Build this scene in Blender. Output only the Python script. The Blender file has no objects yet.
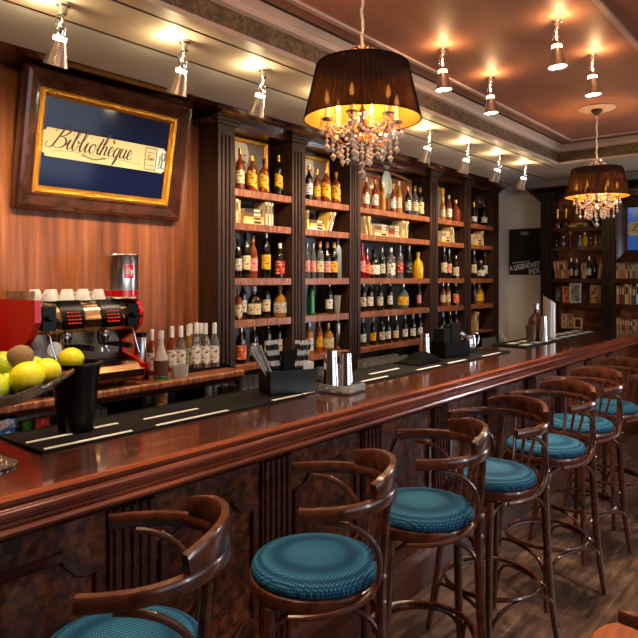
import bpy, bmesh, math, random
from mathutils import Vector, Matrix
random.seed(7)
R = math.radians
PI = math.pi
sc = bpy.context.scene
COL = sc.collection

# ------------------------------------------------------------------ helpers
CAMZ = 1.68
YAW = R(40)          # view direction measured from +X towards +Y
FPX = 628.0
CH, SH = math.cos(YAW), math.sin(YAW)

def ratio(u):
    """X/Y of the vertical plane of sight through photo column u"""
    t = (u - 319) / FPX
    return (CH + SH * t) / (SH - CH * t)

def xat(u, Y):
    return ratio(u) * Y

def yat(u, X):
    return X / ratio(u)

def onz(u, v, z):
    """floor-plan point at height z seen at photo pixel (u, v)"""
    t = (u - 319) / FPX
    d = FPX * (CAMZ - z) / (v - 279)
    return (d * (CH + SH * t), d * (SH - CH * t))

class MB:
    def __init__(s):
        s.v = []; s.f = []; s.m = []; s.cur = 0
    def mat(s, i):
        s.cur = i; return s
    def add(s, vs, fs):
        b = len(s.v); s.v += [tuple(v) for v in vs]
        for f in fs:
            s.f.append(tuple(b + i for i in f)); s.m.append(s.cur)
        return s
    def box(s, x0, x1, y0, y1, z0, z1):
        vs = [(x, y, z) for x in (x0, x1) for y in (y0, y1) for z in (z0, z1)]
        return s.add(vs, [(0, 1, 3, 2), (4, 6, 7, 5), (0, 4, 5, 1), (2, 3, 7, 6), (0, 2, 6, 4), (1, 5, 7, 3)])
    def obox(s, c, half, M):
        vs = [tuple(Vector(c) + M @ Vector((x * half[0], y * half[1], z * half[2]))) for x in (-1, 1) for y in (-1, 1) for z in (-1, 1)]
        return s.add(vs, [(0, 1, 3, 2), (4, 6, 7, 5), (0, 4, 5, 1), (2, 3, 7, 6), (0, 2, 6, 4), (1, 5, 7, 3)])
    def lathe(s, prof, n=24, c=(0, 0, 0), M=None, slant=0.0, a0=0, a1=2 * PI, sx=1, sy=1):
        """prof: (r, z) list"""
        full = abs(a1 - a0 - 2 * PI) < 1e-6
        k = n if full else n + 1
        vs = []
        for r, z in prof:
            for i in range(k):
                a = a0 + (a1 - a0) * i / n
                p = Vector((r * math.cos(a) * sx, r * math.sin(a) * sy, z + slant * r * math.cos(a)))
                if M is not None: p = M @ p
                vs.append((p.x + c[0], p.y + c[1], p.z + c[2]))
        fs = []
        for j in range(len(prof) - 1):
            for i in range(n):
                i2 = (i + 1) % k
                fs.append((j * k + i, j * k + i2, (j + 1) * k + i2, (j + 1) * k + i))
        if full:
            if prof[0][0] > 1e-5: fs.append(tuple(range(k - 1, -1, -1)))
            if prof[-1][0] > 1e-5: fs.append(tuple((len(prof) - 1) * k + i for i in range(k)))
        return s.add(vs, fs)
    def shell(s, prof, n=24, c=(0, 0, 0), M=None, sx=1, sy=1):
        """lathe of a closed section (r,z loop): no caps"""
        vs = []
        for r, z in prof:
            for i in range(n):
                a = 2 * PI * i / n
                p = Vector((r * math.cos(a) * sx, r * math.sin(a) * sy, z))
                if M is not None: p = M @ p
                vs.append((p.x + c[0], p.y + c[1], p.z + c[2]))
        fs = []; m = len(prof)
        for j in range(m):
            j2 = (j + 1) % m
            for i in range(n):
                i2 = (i + 1) % n
                fs.append((j * n + i, j * n + i2, j2 * n + i2, j2 * n + i))
        return s.add(vs, fs)
    def tube(s, pts, r, n=8, closed=False, radii=None, sec=None, up=None):
        """round (or sec=(w,h) rectangular) sweep along pts"""
        P = [Vector(p) for p in pts]; m = len(P); vs = []
        prevn = None
        for i in range(m):
            if closed: t = P[(i + 1) % m] - P[i - 1]
            else: t = P[min(i + 1, m - 1)] - P[max(i - 1, 0)]
            t.normalize()
            if up is not None: nrm = Vector(up).cross(t)
            elif prevn is None:
                nrm = t.orthogonal()
            else:
                nrm = prevn - t * prevn.dot(t)
            nrm.normalize(); prevn = nrm
            b = t.cross(nrm)
            if sec:
                w, h = (sec[i] if isinstance(sec, list) else sec)
                e = 0.28
                for (a, c_) in ((-w, -h * (1 - e)), (-w, h * (1 - e)), (-w * (1 - e), h), (w * (1 - e), h), (w, h * (1 - e)), (w, -h * (1 - e)), (w * (1 - e), -h), (-w * (1 - e), -h)):
                    vs.append(tuple(P[i] + nrm * a * .5 + b * c_ * .5))
            else:
                rr = radii[i] if radii else r
                for k in range(n):
                    a = 2 * PI * k / n
                    vs.append(tuple(P[i] + nrm * math.cos(a) * rr + b * math.sin(a) * rr))
        k = 8 if sec else n
        fs = []
        for i in range(m if closed else m - 1):
            i2 = (i + 1) % m
            for j in range(k):
                j2 = (j + 1) % k
                fs.append((i * k + j, i * k + j2, i2 * k + j2, i2 * k + j))
        if not closed:
            fs.append(tuple(range(k - 1, -1, -1))); fs.append(tuple((m - 1) * k + j for j in range(k)))
        return s.add(vs, fs)
    def extrude(s, prof, a, b, axis='x'):
        """closed 2D profile (y,z) swept from x=a to x=b (axis x), or (x,z) from y=a to b"""
        n = len(prof); vs = []
        for q in (a, b):
            for p, z in prof:
                vs.append((q, p, z) if axis == 'x' else ((p, q, z) if axis == 'y' else (p, z, q)))
        fs = [tuple(range(n - 1, -1, -1)), tuple(range(n, 2 * n))]
        for i in range(n):
            j = (i + 1) % n
            fs.append((i, j, n + j, n + i))
        return s.add(vs, fs)
    def ball(s, c, r, n=12, m=8, sz=1.0, sx=1.0, sy=1.0, M=None):
        prof = [(max(math.sin(PI * j / m), 0) * r if 0 < j < m else 0, -math.cos(PI * j / m) * r * sz) for j in range(m + 1)]
        return s.lathe(prof, n, c, M, sx=sx, sy=sy)
    def build(s, name, mats, parent=None, smooth=35, loc=None, rot=None, label=None):
        me = bpy.data.meshes.new(name)
        me.from_pydata(s.v, [], s.f)
        if not isinstance(mats, (list, tuple)): mats = [mats]
        for m in mats: me.materials.append(m)
        if len(mats) > 1: me.polygons.foreach_set('material_index', s.m)
        bm = bmesh.new(); bm.from_mesh(me)
        bmesh.ops.remove_doubles(bm, verts=bm.verts, dist=1e-6)
        bmesh.ops.recalc_face_normals(bm, faces=bm.faces)
        bm.to_mesh(me); bm.free()
        if smooth:
            for p in me.polygons: p.use_smooth = True
            me.set_sharp_from_angle(angle=R(smooth))
        o = bpy.data.objects.new(name, me); COL.objects.link(o)
        if parent: o.parent = parent
        if loc: o.location = loc
        if rot: o.rotation_euler = rot
        if label: o['label'] = label
        return o

def tag(o, label, cat, group=None, kind=None):
    o['label'] = label; o['category'] = cat
    if group: o['group'] = group
    if kind: o['kind'] = kind
    return o

def thing(name, label, cat, loc=(0, 0, 0), rz=0, group=None):
    o = bpy.data.objects.new(name, None); COL.objects.link(o)
    o.empty_display_size = .05
    o.location = loc; o.rotation_euler = (0, 0, rz)
    return tag(o, label, cat, group)

def struct(o):
    o['kind'] = 'structure'; return o

KIDS = {}
def copy_tree(o, parent=None):
    c = o.copy(); COL.objects.link(c); c.parent = parent
    for ch in o.children: copy_tree(ch, c)
    return c

def catmull(pts, n=6, closed=False):
    P = [Vector(p) for p in pts]; m = len(P); out = []
    for i in range(m if closed else m - 1):
        if closed: a, b, c, d = P[i - 1], P[i], P[(i + 1) % m], P[(i + 2) % m]
        else: a, b, c, d = P[max(i - 1, 0)], P[i], P[i + 1], P[min(i + 2, m - 1)]
        for k in range(n):
            t = k / n
            out.append(.5 * ((2 * b) + (c - a) * t + (2 * a - 5 * b + 4 * c - d) * t * t + (3 * b - a - 3 * c + d) * t ** 3))
    if not closed: out.append(P[-1])
    return out

# ------------------------------------------------------------------ materials
def srgb(c):
    return tuple(((x / 255) / 12.92 if x / 255 <= .04045 else ((x / 255 + .055) / 1.055) ** 2.4) for x in c) + (1,)

def mat(name, c, rough=.5, metal=0, coat=0, trans=0, emis=None, es=0, ior=1.45, bump=None, alpha=1, spec=.5):
    m = bpy.data.materials.new(name); m.use_nodes = True
    b = m.node_tree.nodes['Principled BSDF']
    b.inputs['Base Color'].default_value = srgb(c)
    b.inputs['Roughness'].default_value = rough
    b.inputs['Metallic'].default_value = metal
    b.inputs['Coat Weight'].default_value = coat
    b.inputs['Coat Roughness'].default_value = .08
    b.inputs['Transmission Weight'].default_value = trans
    b.inputs['IOR'].default_value = ior
    b.inputs['Specular IOR Level'].default_value = spec
    if emis:
        b.inputs['Emission Color'].default_value = srgb(emis)
        b.inputs['Emission Strength'].default_value = es
    if bump:
        N = m.node_tree.nodes; L = m.node_tree.links
        tc = N.new('ShaderNodeTexCoord'); no = N.new('ShaderNodeTexNoise'); bp = N.new('ShaderNodeBump')
        no.inputs['Scale'].default_value = bump[0]; bp.inputs['Strength'].default_value = bump[1]
        bp.inputs['Distance'].default_value = .01
        L.new(tc.outputs['Object'], no.inputs['Vector']); L.new(no.outputs['Fac'], bp.inputs['Height']); L.new(bp.outputs['Normal'], b.inputs['Normal'])
    return m

def ramp(N, stops):
    r = N.new('ShaderNodeValToRGB'); e = r.color_ramp.elements
    while len(e) > 1: e.remove(e[-1])
    e[0].position = stops[0][0]; e[0].color = srgb(stops[0][1])
    for p, c in stops[1:]:
        x = e.new(p); x.color = srgb(c)
    return r

def noisy(name, stops, scale=(1, 1, 1), nscale=5, detail=6, rough=.5, coat=0, metal=0, bump=0, dist=0.0, spec=.5, coatr=.08, world=False):
    """base colour from stretched noise through a ramp (wood grain, burl, plaster...)"""
    m = mat(name, stops[0][1], rough, metal, coat, spec=spec)
    N = m.node_tree.nodes; L = m.node_tree.links; b = N['Principled BSDF']
    b.inputs['Coat Roughness'].default_value = coatr
    tc = N.new('ShaderNodeTexCoord'); mp = N.new('ShaderNodeMapping'); no = N.new('ShaderNodeTexNoise')
    mp.inputs['Scale'].default_value = scale
    no.inputs['Scale'].default_value = nscale; no.inputs['Detail'].default_value = detail
    no.inputs['Distortion'].default_value = dist
    r = ramp(N, stops)
    L.new(tc.outputs['Object'], mp.inputs['Vector']); L.new(mp.outputs['Vector'], no.inputs['Vector'])
    L.new(no.outputs['Fac'], r.inputs['Fac']); L.new(r.outputs['Color'], b.inputs['Base Color'])
    if bump:
        bp = N.new('ShaderNodeBump'); bp.inputs['Strength'].default_value = bump; bp.inputs['Distance'].default_value = .01
        L.new(no.outputs['Fac'], bp.inputs['Height']); L.new(bp.outputs['Normal'], b.inputs['Normal'])
    return m

M = {}
M['mahogany'] = noisy('mahogany', [(.3, (48, 20, 12)), (.7, (92, 42, 26))], (1.2, 14, 14), 3, 5, .22, .6, coatr=.12)
M['bar_top'] = noisy('bar_top_varnish', [(.3, (54, 26, 19)), (.7, (98, 54, 42))], (.8, 9, 9), 3, 6, .16, .7, coatr=.05)
M['bar_lip'] = noisy('bar_lip_wood', [(.3, (104, 44, 26)), (.7, (166, 82, 50))], (.7, 12, 12), 3, 5, .24, .6, coatr=.12)
M['stool_wood'] = noisy('bentwood', [(.3, (58, 28, 18)), (.7, (104, 56, 38))], (6, 6, 6), 4, 5, .24, .55, coatr=.12)
M['dark_wood'] = noisy('dark_stained_wood', [(.3, (24, 14, 11)), (.7, (48, 31, 24))], (14, 14, 1.0), 3, 5, .34, .2)
M['pilaster'] = noisy('pilaster_wood', [(.3, (40, 23, 16)), (.7, (72, 46, 32))], (14, 14, 1.0), 3, 5, .5, .0, spec=.35)
M['shelf_wood'] = noisy('shelf_wood', [(.35, (100, 50, 26)), (.5, (144, 80, 44)), (.65, (182, 114, 70))], (26, 3, 3), 3, 4, .4, .15)
M['burl'] = noisy('burl_veneer', [(.35, (44, 16, 8)), (.5, (98, 44, 20)), (.64, (140, 74, 34))], (1, 1, 1), 30, 9, .34, .4, dist=.5)
M['zebrano'] = None
M['floor'] = None
M['black_plastic'] = mat('black_plastic', (5, 5, 6), .28, spec=.3)
M['black_matte'] = mat('black_rubber', (17, 15, 16), .7, spec=.2)
M['chrome'] = mat('chrome', (225, 225, 228), .08, 1)
M['steel'] = mat('brushed_steel', (150, 132, 116), .25, 1)
M['alu'] = mat('aluminium', (200, 196, 196), .24, 1)
M['white'] = mat('white_porcelain', (238, 236, 232), .25, coat=.4)
M['paper'] = mat('white_print', (232, 230, 226), .6)
M['red'] = mat('red_enamel', (210, 8, 20), .18, coat=.6)
M['gold'] = mat('gilded_wood', (226, 156, 52), .3, .75, bump=(90, .6))
M['gold_gloss'] = mat('polished_brass', (235, 170, 80), .2, .9)
M['glass'] = mat('clear_glass', (245, 248, 250), .03, trans=1, ior=1.45)
M['bar_glass'] = mat('rack_glass', (248, 250, 252), .04, trans=.82, ior=1.5, spec=1)
M['crystal'] = mat('cut_crystal', (252, 250, 246), .12, trans=.3, ior=1.7, spec=1); M['crystal'].node_tree.nodes['Principled BSDF'].inputs['Transmission Weight'].default_value = .15
M['cream'] = mat('cream_print', (216, 200, 150), .5)
M['ink'] = mat('brown_ink', (58, 34, 18), .6)
M['navy'] = mat('navy_screen', (12, 24, 60), .12, coat=.3)
M['blue_screen'] = mat('lit_blue_screen', (40, 90, 170), .15, emis=(40, 95, 180), es=.25)
M['leafgreen'] = mat('green_print', (70, 96, 60), .6)
M['bulb'] = mat('lamp_bulb', (255, 240, 210), .4, emis=(255, 232, 190), es=14)
M['slot'] = mat('lamp_light_slot', (255, 240, 210), .4, emis=(255, 226, 170), es=7)
M['flame'] = mat('flame_bulb', (255, 190, 100), .4, emis=(255, 158, 60), es=22)
M['candle'] = mat('candle_sleeve', (250, 244, 228), .4)
M['pages'] = mat('page_block', (222, 206, 168), .8)
M['plaster'] = noisy('white_wall_paint', [(.3, (226, 214, 202)), (.7, (238, 228, 218))], (1, 1, 1), 3, 4, .8)
M['soffit'] = noisy('soffit_paint', [(.3, (212, 190, 168)), (.7, (230, 210, 188))], (1, 1, 1), 2.2, 5, .6)
M['ceil'] = noisy('ceiling_paint', [(.3, (166, 118, 98)), (.55, (186, 132, 106)), (.75, (206, 142, 100))], (1, 2.2, 1), 1.3, 5, .55, dist=.6)
M['moulding'] = mat('moulding_paint', (214, 190, 170), .5)
M['groove'] = mat('dark_line_paint', (66, 36, 26), .6)
M['greycove'] = mat('grey_cove_paint', (186, 180, 172), .6)
M['frieze'] = noisy('olive_gold_frieze', [(.4, (92, 72, 50)), (.5, (112, 90, 60)), (.62, (134, 110, 72))], (1, 1, 1), 26, 3, .5, bump=.8, dist=1.5)
M['walls'] = mat('room_wall_paint', (120, 84, 66), .7)

def zebrano():
    m = mat('zebrano_veneer', (160, 90, 50), .38, coat=.2)
    N = m.node_tree.nodes; L = m.node_tree.links; b = N['Principled BSDF']
    tc = N.new('ShaderNodeTexCoord'); mp = N.new('ShaderNodeMapping'); no = N.new('ShaderNodeTexNoise')
    mp.inputs['Scale'].default_value = (8, 1, .4); no.inputs['Scale'].default_value = 1.6; no.inputs['Detail'].default_value = 9
    no.inputs['Distortion'].default_value = .35; no.inputs['Roughness'].default_value = .6
    r = ramp(N, [(.30, (84, 42, 20)), (.44, (130, 70, 35)), (.56, (160, 90, 46)), (.72, (190, 118, 66))])
    L.new(tc.outputs['Object'], mp.inputs['Vector']); L.new(mp.outputs['Vector'], no.inputs['Vector']); L.new(no.outputs['Fac'], r.inputs['Fac'])
    # sheet joints: each veneer strip its own tone
    sp = N.new('ShaderNodeSeparateXYZ'); mu = N.new('ShaderNodeMath'); mu.operation = 'MULTIPLY'; mu.inputs[1].default_value = 1 / .165
    fl = N.new('ShaderNodeMath'); fl.operation = 'FLOOR'; wn = N.new('ShaderNodeTexWhiteNoise'); wn.noise_dimensions = '1D'
    mr = N.new('ShaderNodeMapRange'); mr.inputs['To Min'].default_value = .72; mr.inputs['To Max'].default_value = 1.15
    mx = N.new('ShaderNodeVectorMath'); mx.operation = 'SCALE'
    L.new(tc.outputs['Object'], sp.inputs[0]); L.new(sp.outputs['X'], mu.inputs[0]); L.new(mu.outputs[0], fl.inputs[0]); L.new(fl.outputs[0], wn.inputs['W'])
    L.new(wn.outputs['Value'], mr.inputs['Value']); L.new(r.outputs['Color'], mx.inputs[0]); L.new(mr.outputs[0], mx.inputs['Scale'])
    L.new(mx.outputs[0], b.inputs['Base Color'])
    return m
M['zebrano'] = zebrano()

def floor_mat():
    m = mat('plank_tiles', (90, 70, 58), .42)
    N = m.node_tree.nodes; L = m.node_tree.links; b = N['Principled BSDF']
    tc = N.new('ShaderNodeTexCoord'); br = N.new('ShaderNodeTexBrick')
    br.inputs['Scale'].default_value = 1; br.inputs['Brick Width'].default_value = .62; br.inputs['Row Height'].default_value = .155
    br.inputs['Mortar Size'].default_value = .0022; br.offset = .37
    br.inputs['Color1'].default_value = srgb((134, 104, 86)); br.inputs['Color2'].default_value = srgb((104, 78, 66)); br.inputs['Mortar'].default_value = srgb((150, 132, 116))
    no = N.new('ShaderNodeTexNoise'); mp = N.new('ShaderNodeMapping'); mp.inputs['Scale'].default_value = (1.5, 9, 1); no.inputs['Scale'].default_value = 3; no.inputs['Detail'].default_value = 7
    r = ramp(N, [(.32, (128, 122, 118)), (.68, (255, 250, 244))])
    mx = N.new('ShaderNodeMix'); mx.data_type = 'RGBA'; mx.blend_type = 'MULTIPLY'; mx.inputs['Factor'].default_value = 1
    L.new(tc.outputs['Object'], br.inputs['Vector']); L.new(tc.outputs['Object'], mp.inputs['Vector']); L.new(mp.outputs[0], no.inputs['Vector'])
    L.new(no.outputs['Fac'], r.inputs['Fac']); L.new(br.outputs['Color'], mx.inputs['A']); L.new(r.outputs['Color'], mx.inputs['B'])
    L.new(mx.outputs['Result'], b.inputs['Base Color'])
    return m
M['floor'] = floor_mat()

def teal_mat():
    m = mat('teal_dotted_upholstery', (30, 92, 112), .55)
    N = m.node_tree.nodes; L = m.node_tree.links; b = N['Principled BSDF']
    tc = N.new('ShaderNodeTexCoord'); vo = N.new('ShaderNodeTexVoronoi'); vo.inputs['Scale'].default_value = 110; vo.inputs['Randomness'].default_value = 0
    mp = N.new('ShaderNodeMapping'); mp.inputs['Rotation'].default_value = (0, 0, .6)
    r = ramp(N, [(.22, (70, 134, 166)), (.42, (20, 78, 112)), (.6, (12, 56, 88))])
    L.new(tc.outputs['Object'], mp.inputs[0]); L.new(mp.outputs[0], vo.inputs['Vector']); L.new(vo.outputs['Distance'], r.inputs['Fac']); L.new(r.outputs['Color'], b.inputs['Base Color'])
    bp = N.new('ShaderNodeBump'); bp.inputs['Strength'].default_value = .35; bp.inputs['Distance'].default_value = .004; bp.invert = True
    L.new(vo.outputs['Distance'], bp.inputs['Height']); L.new(bp.outputs[0], b.inputs['Normal'])
    return m
M['teal'] = teal_mat(); M['teal'].node_tree.nodes['Principled BSDF'].inputs['Roughness'].default_value = .8; M['teal'].node_tree.nodes['Principled BSDF'].inputs['Specular IOR Level'].default_value = .25

def fabric(name, c, transl, tr, mixt):
    m = bpy.data.materials.new(name); m.use_nodes = True
    N = m.node_tree.nodes; L = m.node_tree.links
    N.remove(N['Principled BSDF']); out = N['Material Output']
    d = N.new('ShaderNodeBsdfDiffuse'); d.inputs[0].default_value = srgb(c)
    t = N.new('ShaderNodeBsdfTranslucent'); t.inputs[0].default_value = srgb(transl)
    p = N.new('ShaderNodeBsdfTransparent')
    a = N.new('ShaderNodeMixShader'); a.inputs[0].default_value = mixt
    g = N.new('ShaderNodeMixShader'); g.inputs[0].default_value = tr
    L.new(d.outputs[0], a.inputs[1]); L.new(t.outputs[0], a.inputs[2]); L.new(a.outputs[0], g.inputs[1]); L.new(p.outputs[0], g.inputs[2]); L.new(g.outputs[0], out.inputs[0])
    return m
M['shade_outer'] = fabric('black_organza', (40, 33, 37), (60, 34, 26), .09, .16)
M['shade_inner'] = fabric('gold_lining', (226, 156, 70), (70, 40, 24), .16, .12)

# ------------------------------------------------------------------ room shell
X0, X1, Y0, Y1 = -2.0, 8.0, -2.8, 3.43
ZS, ZC = 2.84, 3.02
struct(MB().box(X0, X1, Y0, Y1, -.1, 0).build('floor', M['floor']))
struct(MB().box(X0, X1, Y1, Y1 + .15, 0, 3.1).build('wall_back', M['plaster']))
# far wall with a window opening outside the photo's frame
WY0, WY1, WZ0, WZ1 = -2.2, .2, .7, 2.5
w = MB(); w.box(X1, X1 + .15, WY1, Y1 + .15, 0, 3.1); w.box(X1, X1 + .15, Y0 - .15, WY0, 0, 3.1)
w.box(X1, X1 + .15, WY0, WY1, 0, WZ0); w.box(X1, X1 + .15, WY0, WY1, WZ1, 3.1)
struct(w.build('wall_right', M['plaster']))
struct(MB().box(X0 - .15, X0, Y0 - .15, Y1 + .15, 0, 3.1).build('wall_left', M['walls']))
FX0, FX1 = .2, 5.6
w = MB(); w.box(X0, FX0, Y0 - .15, Y0, 0, 3.1); w.box(FX1, X1, Y0 - .15, Y0, 0, 3.1)
w.box(FX0, FX1, Y0 - .15, Y0, 0, .8); w.box(FX0, FX1, Y0 - .15, Y0, 2.5, 3.1)
struct(w.build('wall_front', M['walls']))
fr = MB()
for k in range(5):
    x = FX0 + (FX1 - FX0) * k / 4
    fr.box(x - .03, x + .03, Y0 - .1, Y0 - .04, .8, 2.5)
fr.box(FX0, FX1, Y0 - .1, Y0 - .04, .8, .86); fr.box(FX0, FX1, Y0 - .1, Y0 - .04, 2.44, 2.5)
wo = struct(fr.build('window_1', M['dark_wood']))  # invented window behind the camera, added to let in soft fill
fr = MB()
for k in range(3):
    y = WY0 + (WY1 - WY0) * k / 2
    fr.box(X1 + .04, X1 + .1, y - .03, y + .03, WZ0, WZ1)
fr.box(X1 + .04, X1 + .1, WY0, WY1, WZ0, WZ0 + .06); fr.box(X1 + .04, X1 + .1, WY0, WY1, WZ1 - .06, WZ1)
struct(fr.build('window_2', M['dark_wood']))

# ceiling: raised tray inside a lower soffit
TX0, TX1, TY0, TY1 = -1.2, 6.41, .55, 2.23
struct(MB().box(X0, X1, Y0, Y1 + .15, ZC, ZC + .1).build('ceiling', M['ceil']))
s = MB()
s.box(X0, X1, TY1, Y1, ZS, ZC); s.box(TX1, X1, Y0, TY1, ZS, ZC); s.box(X0, TX0, Y0, TY1, ZS, ZC); s.box(TX0, TX1, Y0, TY0, ZS, ZC)
struct(s.build('ceiling_soffit', M['soffit'], smooth=0))
# patterned frieze on the soffit's inner vertical faces, with a light bead at its foot
f = MB(); e = .006
f.box(TX0, TX1, TY1 - e, TY1, ZS + .016, ZS + .112); f.box(TX1 - e, TX1, TY0, TY1 - e, ZS + .016, ZS + .112)
struct(f.build('trim_1', M['frieze'], smooth=0))
f = MB()
f.box(TX0, TX1, TY1 - .012, TY1 + .03, ZS - .008, ZS + .016); f.box(TX1 - .012, TX1 + .03, TY0, TY1 - .012, ZS - .008, ZS + .016)
# cove between frieze and tray ceiling
f.extrude([(TY1, ZS + .112), (TY1 - .03, ZS + .12), (TY1 - .034, ZS + .15), (TY1 - .075, ZC), (TY1, ZC)], TX0, TX1 - .03, 'x')
f.extrude([(TX1, ZS + .112), (TX1 - .03, ZS + .12), (TX1 - .034, ZS + .15), (TX1 - .075, ZC), (TX1, ZC)], TY0, TY1 - .0, 'y')
struct(f.build('trim_2', M['moulding'], smooth=0))
f = MB()
f.box(TX0, TX1 - .083, TY1 - .092, TY1 - .076, ZC - .004, ZC); f.box(TX1 - .092, TX1 - .076, TY0, TY1 - .092, ZC - .004, ZC)
f.box(X0, 7.36, 2.672, 2.684, ZS - .003, ZS)
f.box(7.36, 7.372, Y0, 2.684, ZS - .003, ZS)
f.box(X0, 6.55, TY1 + .10, TY1 + .108, ZS - .003, ZS)
struct(f.build('trim_3', M['groove'], smooth=0))
# raised bead rectangle on the tray ceiling
f = MB()
bx0, bx1, by0, by1 = -.9, 6.33 - .12, .90, 2.045
for (a, b_, c_, d) in ((bx0, bx1, by0, by0 + .028), (bx0, bx1, by1 - .028, by1), (bx0, bx0 + .028, by0, by1), (bx1 - .028, bx1, by0, by1)):
    f.box(a, b_, c_, d, ZC - .014, ZC)
struct(f.build('trim_4', M['moulding'], smooth=0))
# grey cove against the back bar cornice
f = MB()
f.extrude([(2.69, ZS), (2.72, ZS - .01), (2.84, ZS - .022), (2.98, ZS - .045), (3.02, ZS - .05), (3.02, ZS)], X0, 7.36, 'x')
f.extrude([(7.378, ZS), (7.42, ZS - .012), (7.55, ZS - .03), (7.60, ZS - .045), (7.60, ZS)], Y0, 3.0, 'y')
struct(f.build('trim_5', M['greycove']))

# ------------------------------------------------------------------ back bar shelving
YF, YB = 3.20, 3.43
ZA = {'A': 2.304, 'B': 2.07, 'C': 1.686, 'D': 1.392, 'E': 1.082}
ZF = .88
COLS = [(2.77, 2.92), (3.50, 3.65), (4.22, 4.37), (5.56, 5.71), (6.30, 6.45), (7.03, 7.18)]
BAYS = [(2.92, 3.50), (3.65, 4.22), (4.37, 5.56), (5.71, 6.30), (6.45, 7.03)]
struct(MB().box(X0, 2.77, 3.405, 3.43, 1.10, 2.81).build('wall_panelling', M['zebrano'], smooth=0))

def pilaster(mb, x0, x1, yf, yb, z0, z1, n=3):
    """fluted front face"""
    mb.box(x0, x1, yf + .012, yb, z0, z1)
    m_ = .022; w_ = (x1 - x0 - 2 * m_)
    mb.box(x0, x0 + m_, yf, yf + .012, z0, z1); mb.box(x1 - m_, x1, yf, yf + .012, z0, z1)
    mb.box(x0 + m_, x1 - m_, yf, yf + .012, z1 - .05, z1); mb.box(x0 + m_, x1 - m_, yf, yf + .012, z0, z0 + .08)
    st = w_ / (2 * n - 1 + 1)
    for k in range(n):
        xx = x0 + m_ + st * (2 * k + .9)
        if k < n: mb.box(xx, xx + st, yf, yf + .012, z0 + .08, z1 - .05)

def capital(mb, x0, x1, yf, yb, z0, z1):
    steps = [(0, .0, .018), (.016, .018, .04), (.03, .04, .062), (.05, .062, .092), (.062, .092, z1 - z0)]
    for g, a, b_ in steps:
        mb.box(x0 - g, x1 + g, yf - g, yb, z0 + a, z0 + b_)

unit = thing('back_bar_shelving', 'tall dark back bar shelving with fluted columns and red brown shelves', 'shelving', (0, 0, 0))
b = MB(); b.box(2.77, 7.18, 3.412, 3.43, ZF, 2.72)
b.build('back_panel', M['dark_wood'], unit, smooth=0)
for i, (a, c) in enumerate(COLS):
    p = MB(); pilaster(p, a, c, YF, YB - .018, ZF + .001, 2.70)
    po = p.build('pilaster', M['pilaster'], unit, smooth=0)
    c_ = MB(); capital(c_, a, c, YF, YB - .018, 2.70, 2.80)
    c_.build('capital', M['pilaster'], po, smooth=0)
for i, (a, c) in enumerate(BAYS):
    for k in 'ABCDE':
        z = ZA[k]; t_ = .052 if k != 'E' else .045
        if i == 4 and k == 'E': t_ = .02
        b = MB(); b.extrude([(YF + .012, z - t_), (YF + .008, z - t_ + .004), (YF + .008, z - .004), (YF + .012, z), (YB - .019, z), (YB - .019, z - t_)], a, c, 'x')
        b.build('shelf', M['shelf_wood'], unit, smooth=0)
b = MB()
b.box(X0, 7.22, YF - .02, YB - .0, 2.72, 2.80) if False else None
b.extrude([(YB - .02, 2.72), (YF + .03, 2.72), (YF + .03, 2.765), (3.13, 2.772), (3.10, 2.785), (3.035, 2.79), (3.03, 2.835), (YB - .02, 2.835)], 2.72, 7.22, 'x')
b.extrude([(YB - .02, 2.812), (3.10, 2.812), (3.10, 2.785), (3.035, 2.79), (3.03, 2.835), (YB - .02, 2.835)], X0, 2.72, 'x')
b.build('cornice', M['mahogany'], unit, smooth=0)
b = MB(); b.box(X0 + .01, 7.3, 2.98, 3.405, .78, .88); b.box(X0 + .01, 7.3, 3.04, 3.405, 0, .78)
wc = b.build('work_counter', M['dark_wood'], smooth=0)
tag(wc, 'low dark work counter running behind the bar under the shelves', 'counter')
# raised ledge that carries the coffee machine
YL = 2.95
ct = thing('coffee_counter', 'raised brown wooden ledge carrying the espresso machine and syrup bottles', 'counter')
b = MB(); b.extrude([(YL, 1.062), (YL - .006, 1.07), (YL - .006, 1.092), (YL, 1.10), (3.404, 1.10), (3.404, 1.062)], X0, 2.765, 'x')
b.build('ledge_top', M['shelf_wood'], ct, smooth=0)
b = MB(); b.box(X0, 2.765, YL + .02, YL + .045, 1.032, 1.062); b.build('apron', M['mahogany'], ct, smooth=0)
b = MB(); pilaster(b, 2.62, 2.76, YL + .03, 3.404, ZF, 1.0); b.build('end_post', M['dark_wood'], ct, smooth=0)
b = MB(); b.box(2.05, 2.075, YL + .05, 3.404, ZF, 1.062); b.build('divider', M['dark_wood'], ct, smooth=0)

# far wall bookcase
XF = 7.73
bc = thing('bookcase', 'dark wooden bookcase with brown shelves at the far end of bar', 'bookcase')
b = MB(); b.box(7.972, 8.0 - .001, -.2, 2.90, 0, 2.72); b.build('back_panel', M['shelf_wood'], bc, smooth=0)
for (a, c) in ((2.76, 2.90), (2.04, 2.18), (.62, .76)):
    b = MB()
    b.box(XF + .012, 7.972, a, c, 0, 2.62); b.box(XF, XF + .012, a, a + .03, 0, 2.62); b.box(XF, XF + .012, c - .03, c, 0, 2.62); b.box(XF, XF + .012, a + .055, a + .085, 0, 2.62)
    po = b.build('pilaster', M['dark_wood'], bc, smooth=0)
    b = MB()
    for g, z0, z1 in ((.0, 2.62, 2.64), (.02, 2.64, 2.665), (.04, 2.665, 2.69), (.06, 2.69, 2.73)):
        b.box(XF - g, 7.972, a - g, c + g, z0, z1)
    b.build('capital', M['dark_wood'], po, smooth=0)
for (a, c) in ((2.18, 2.76), (.76, 2.04)):
    for k in 'ABCDE':
        z = ZA[k]
        if k == 'A' and a < 1: continue
        b = MB(); b.box(XF + .01, 7.972, a, c, z - .05, z); b.build('shelf', M['mahogany'], bc, smooth=0)
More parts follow.
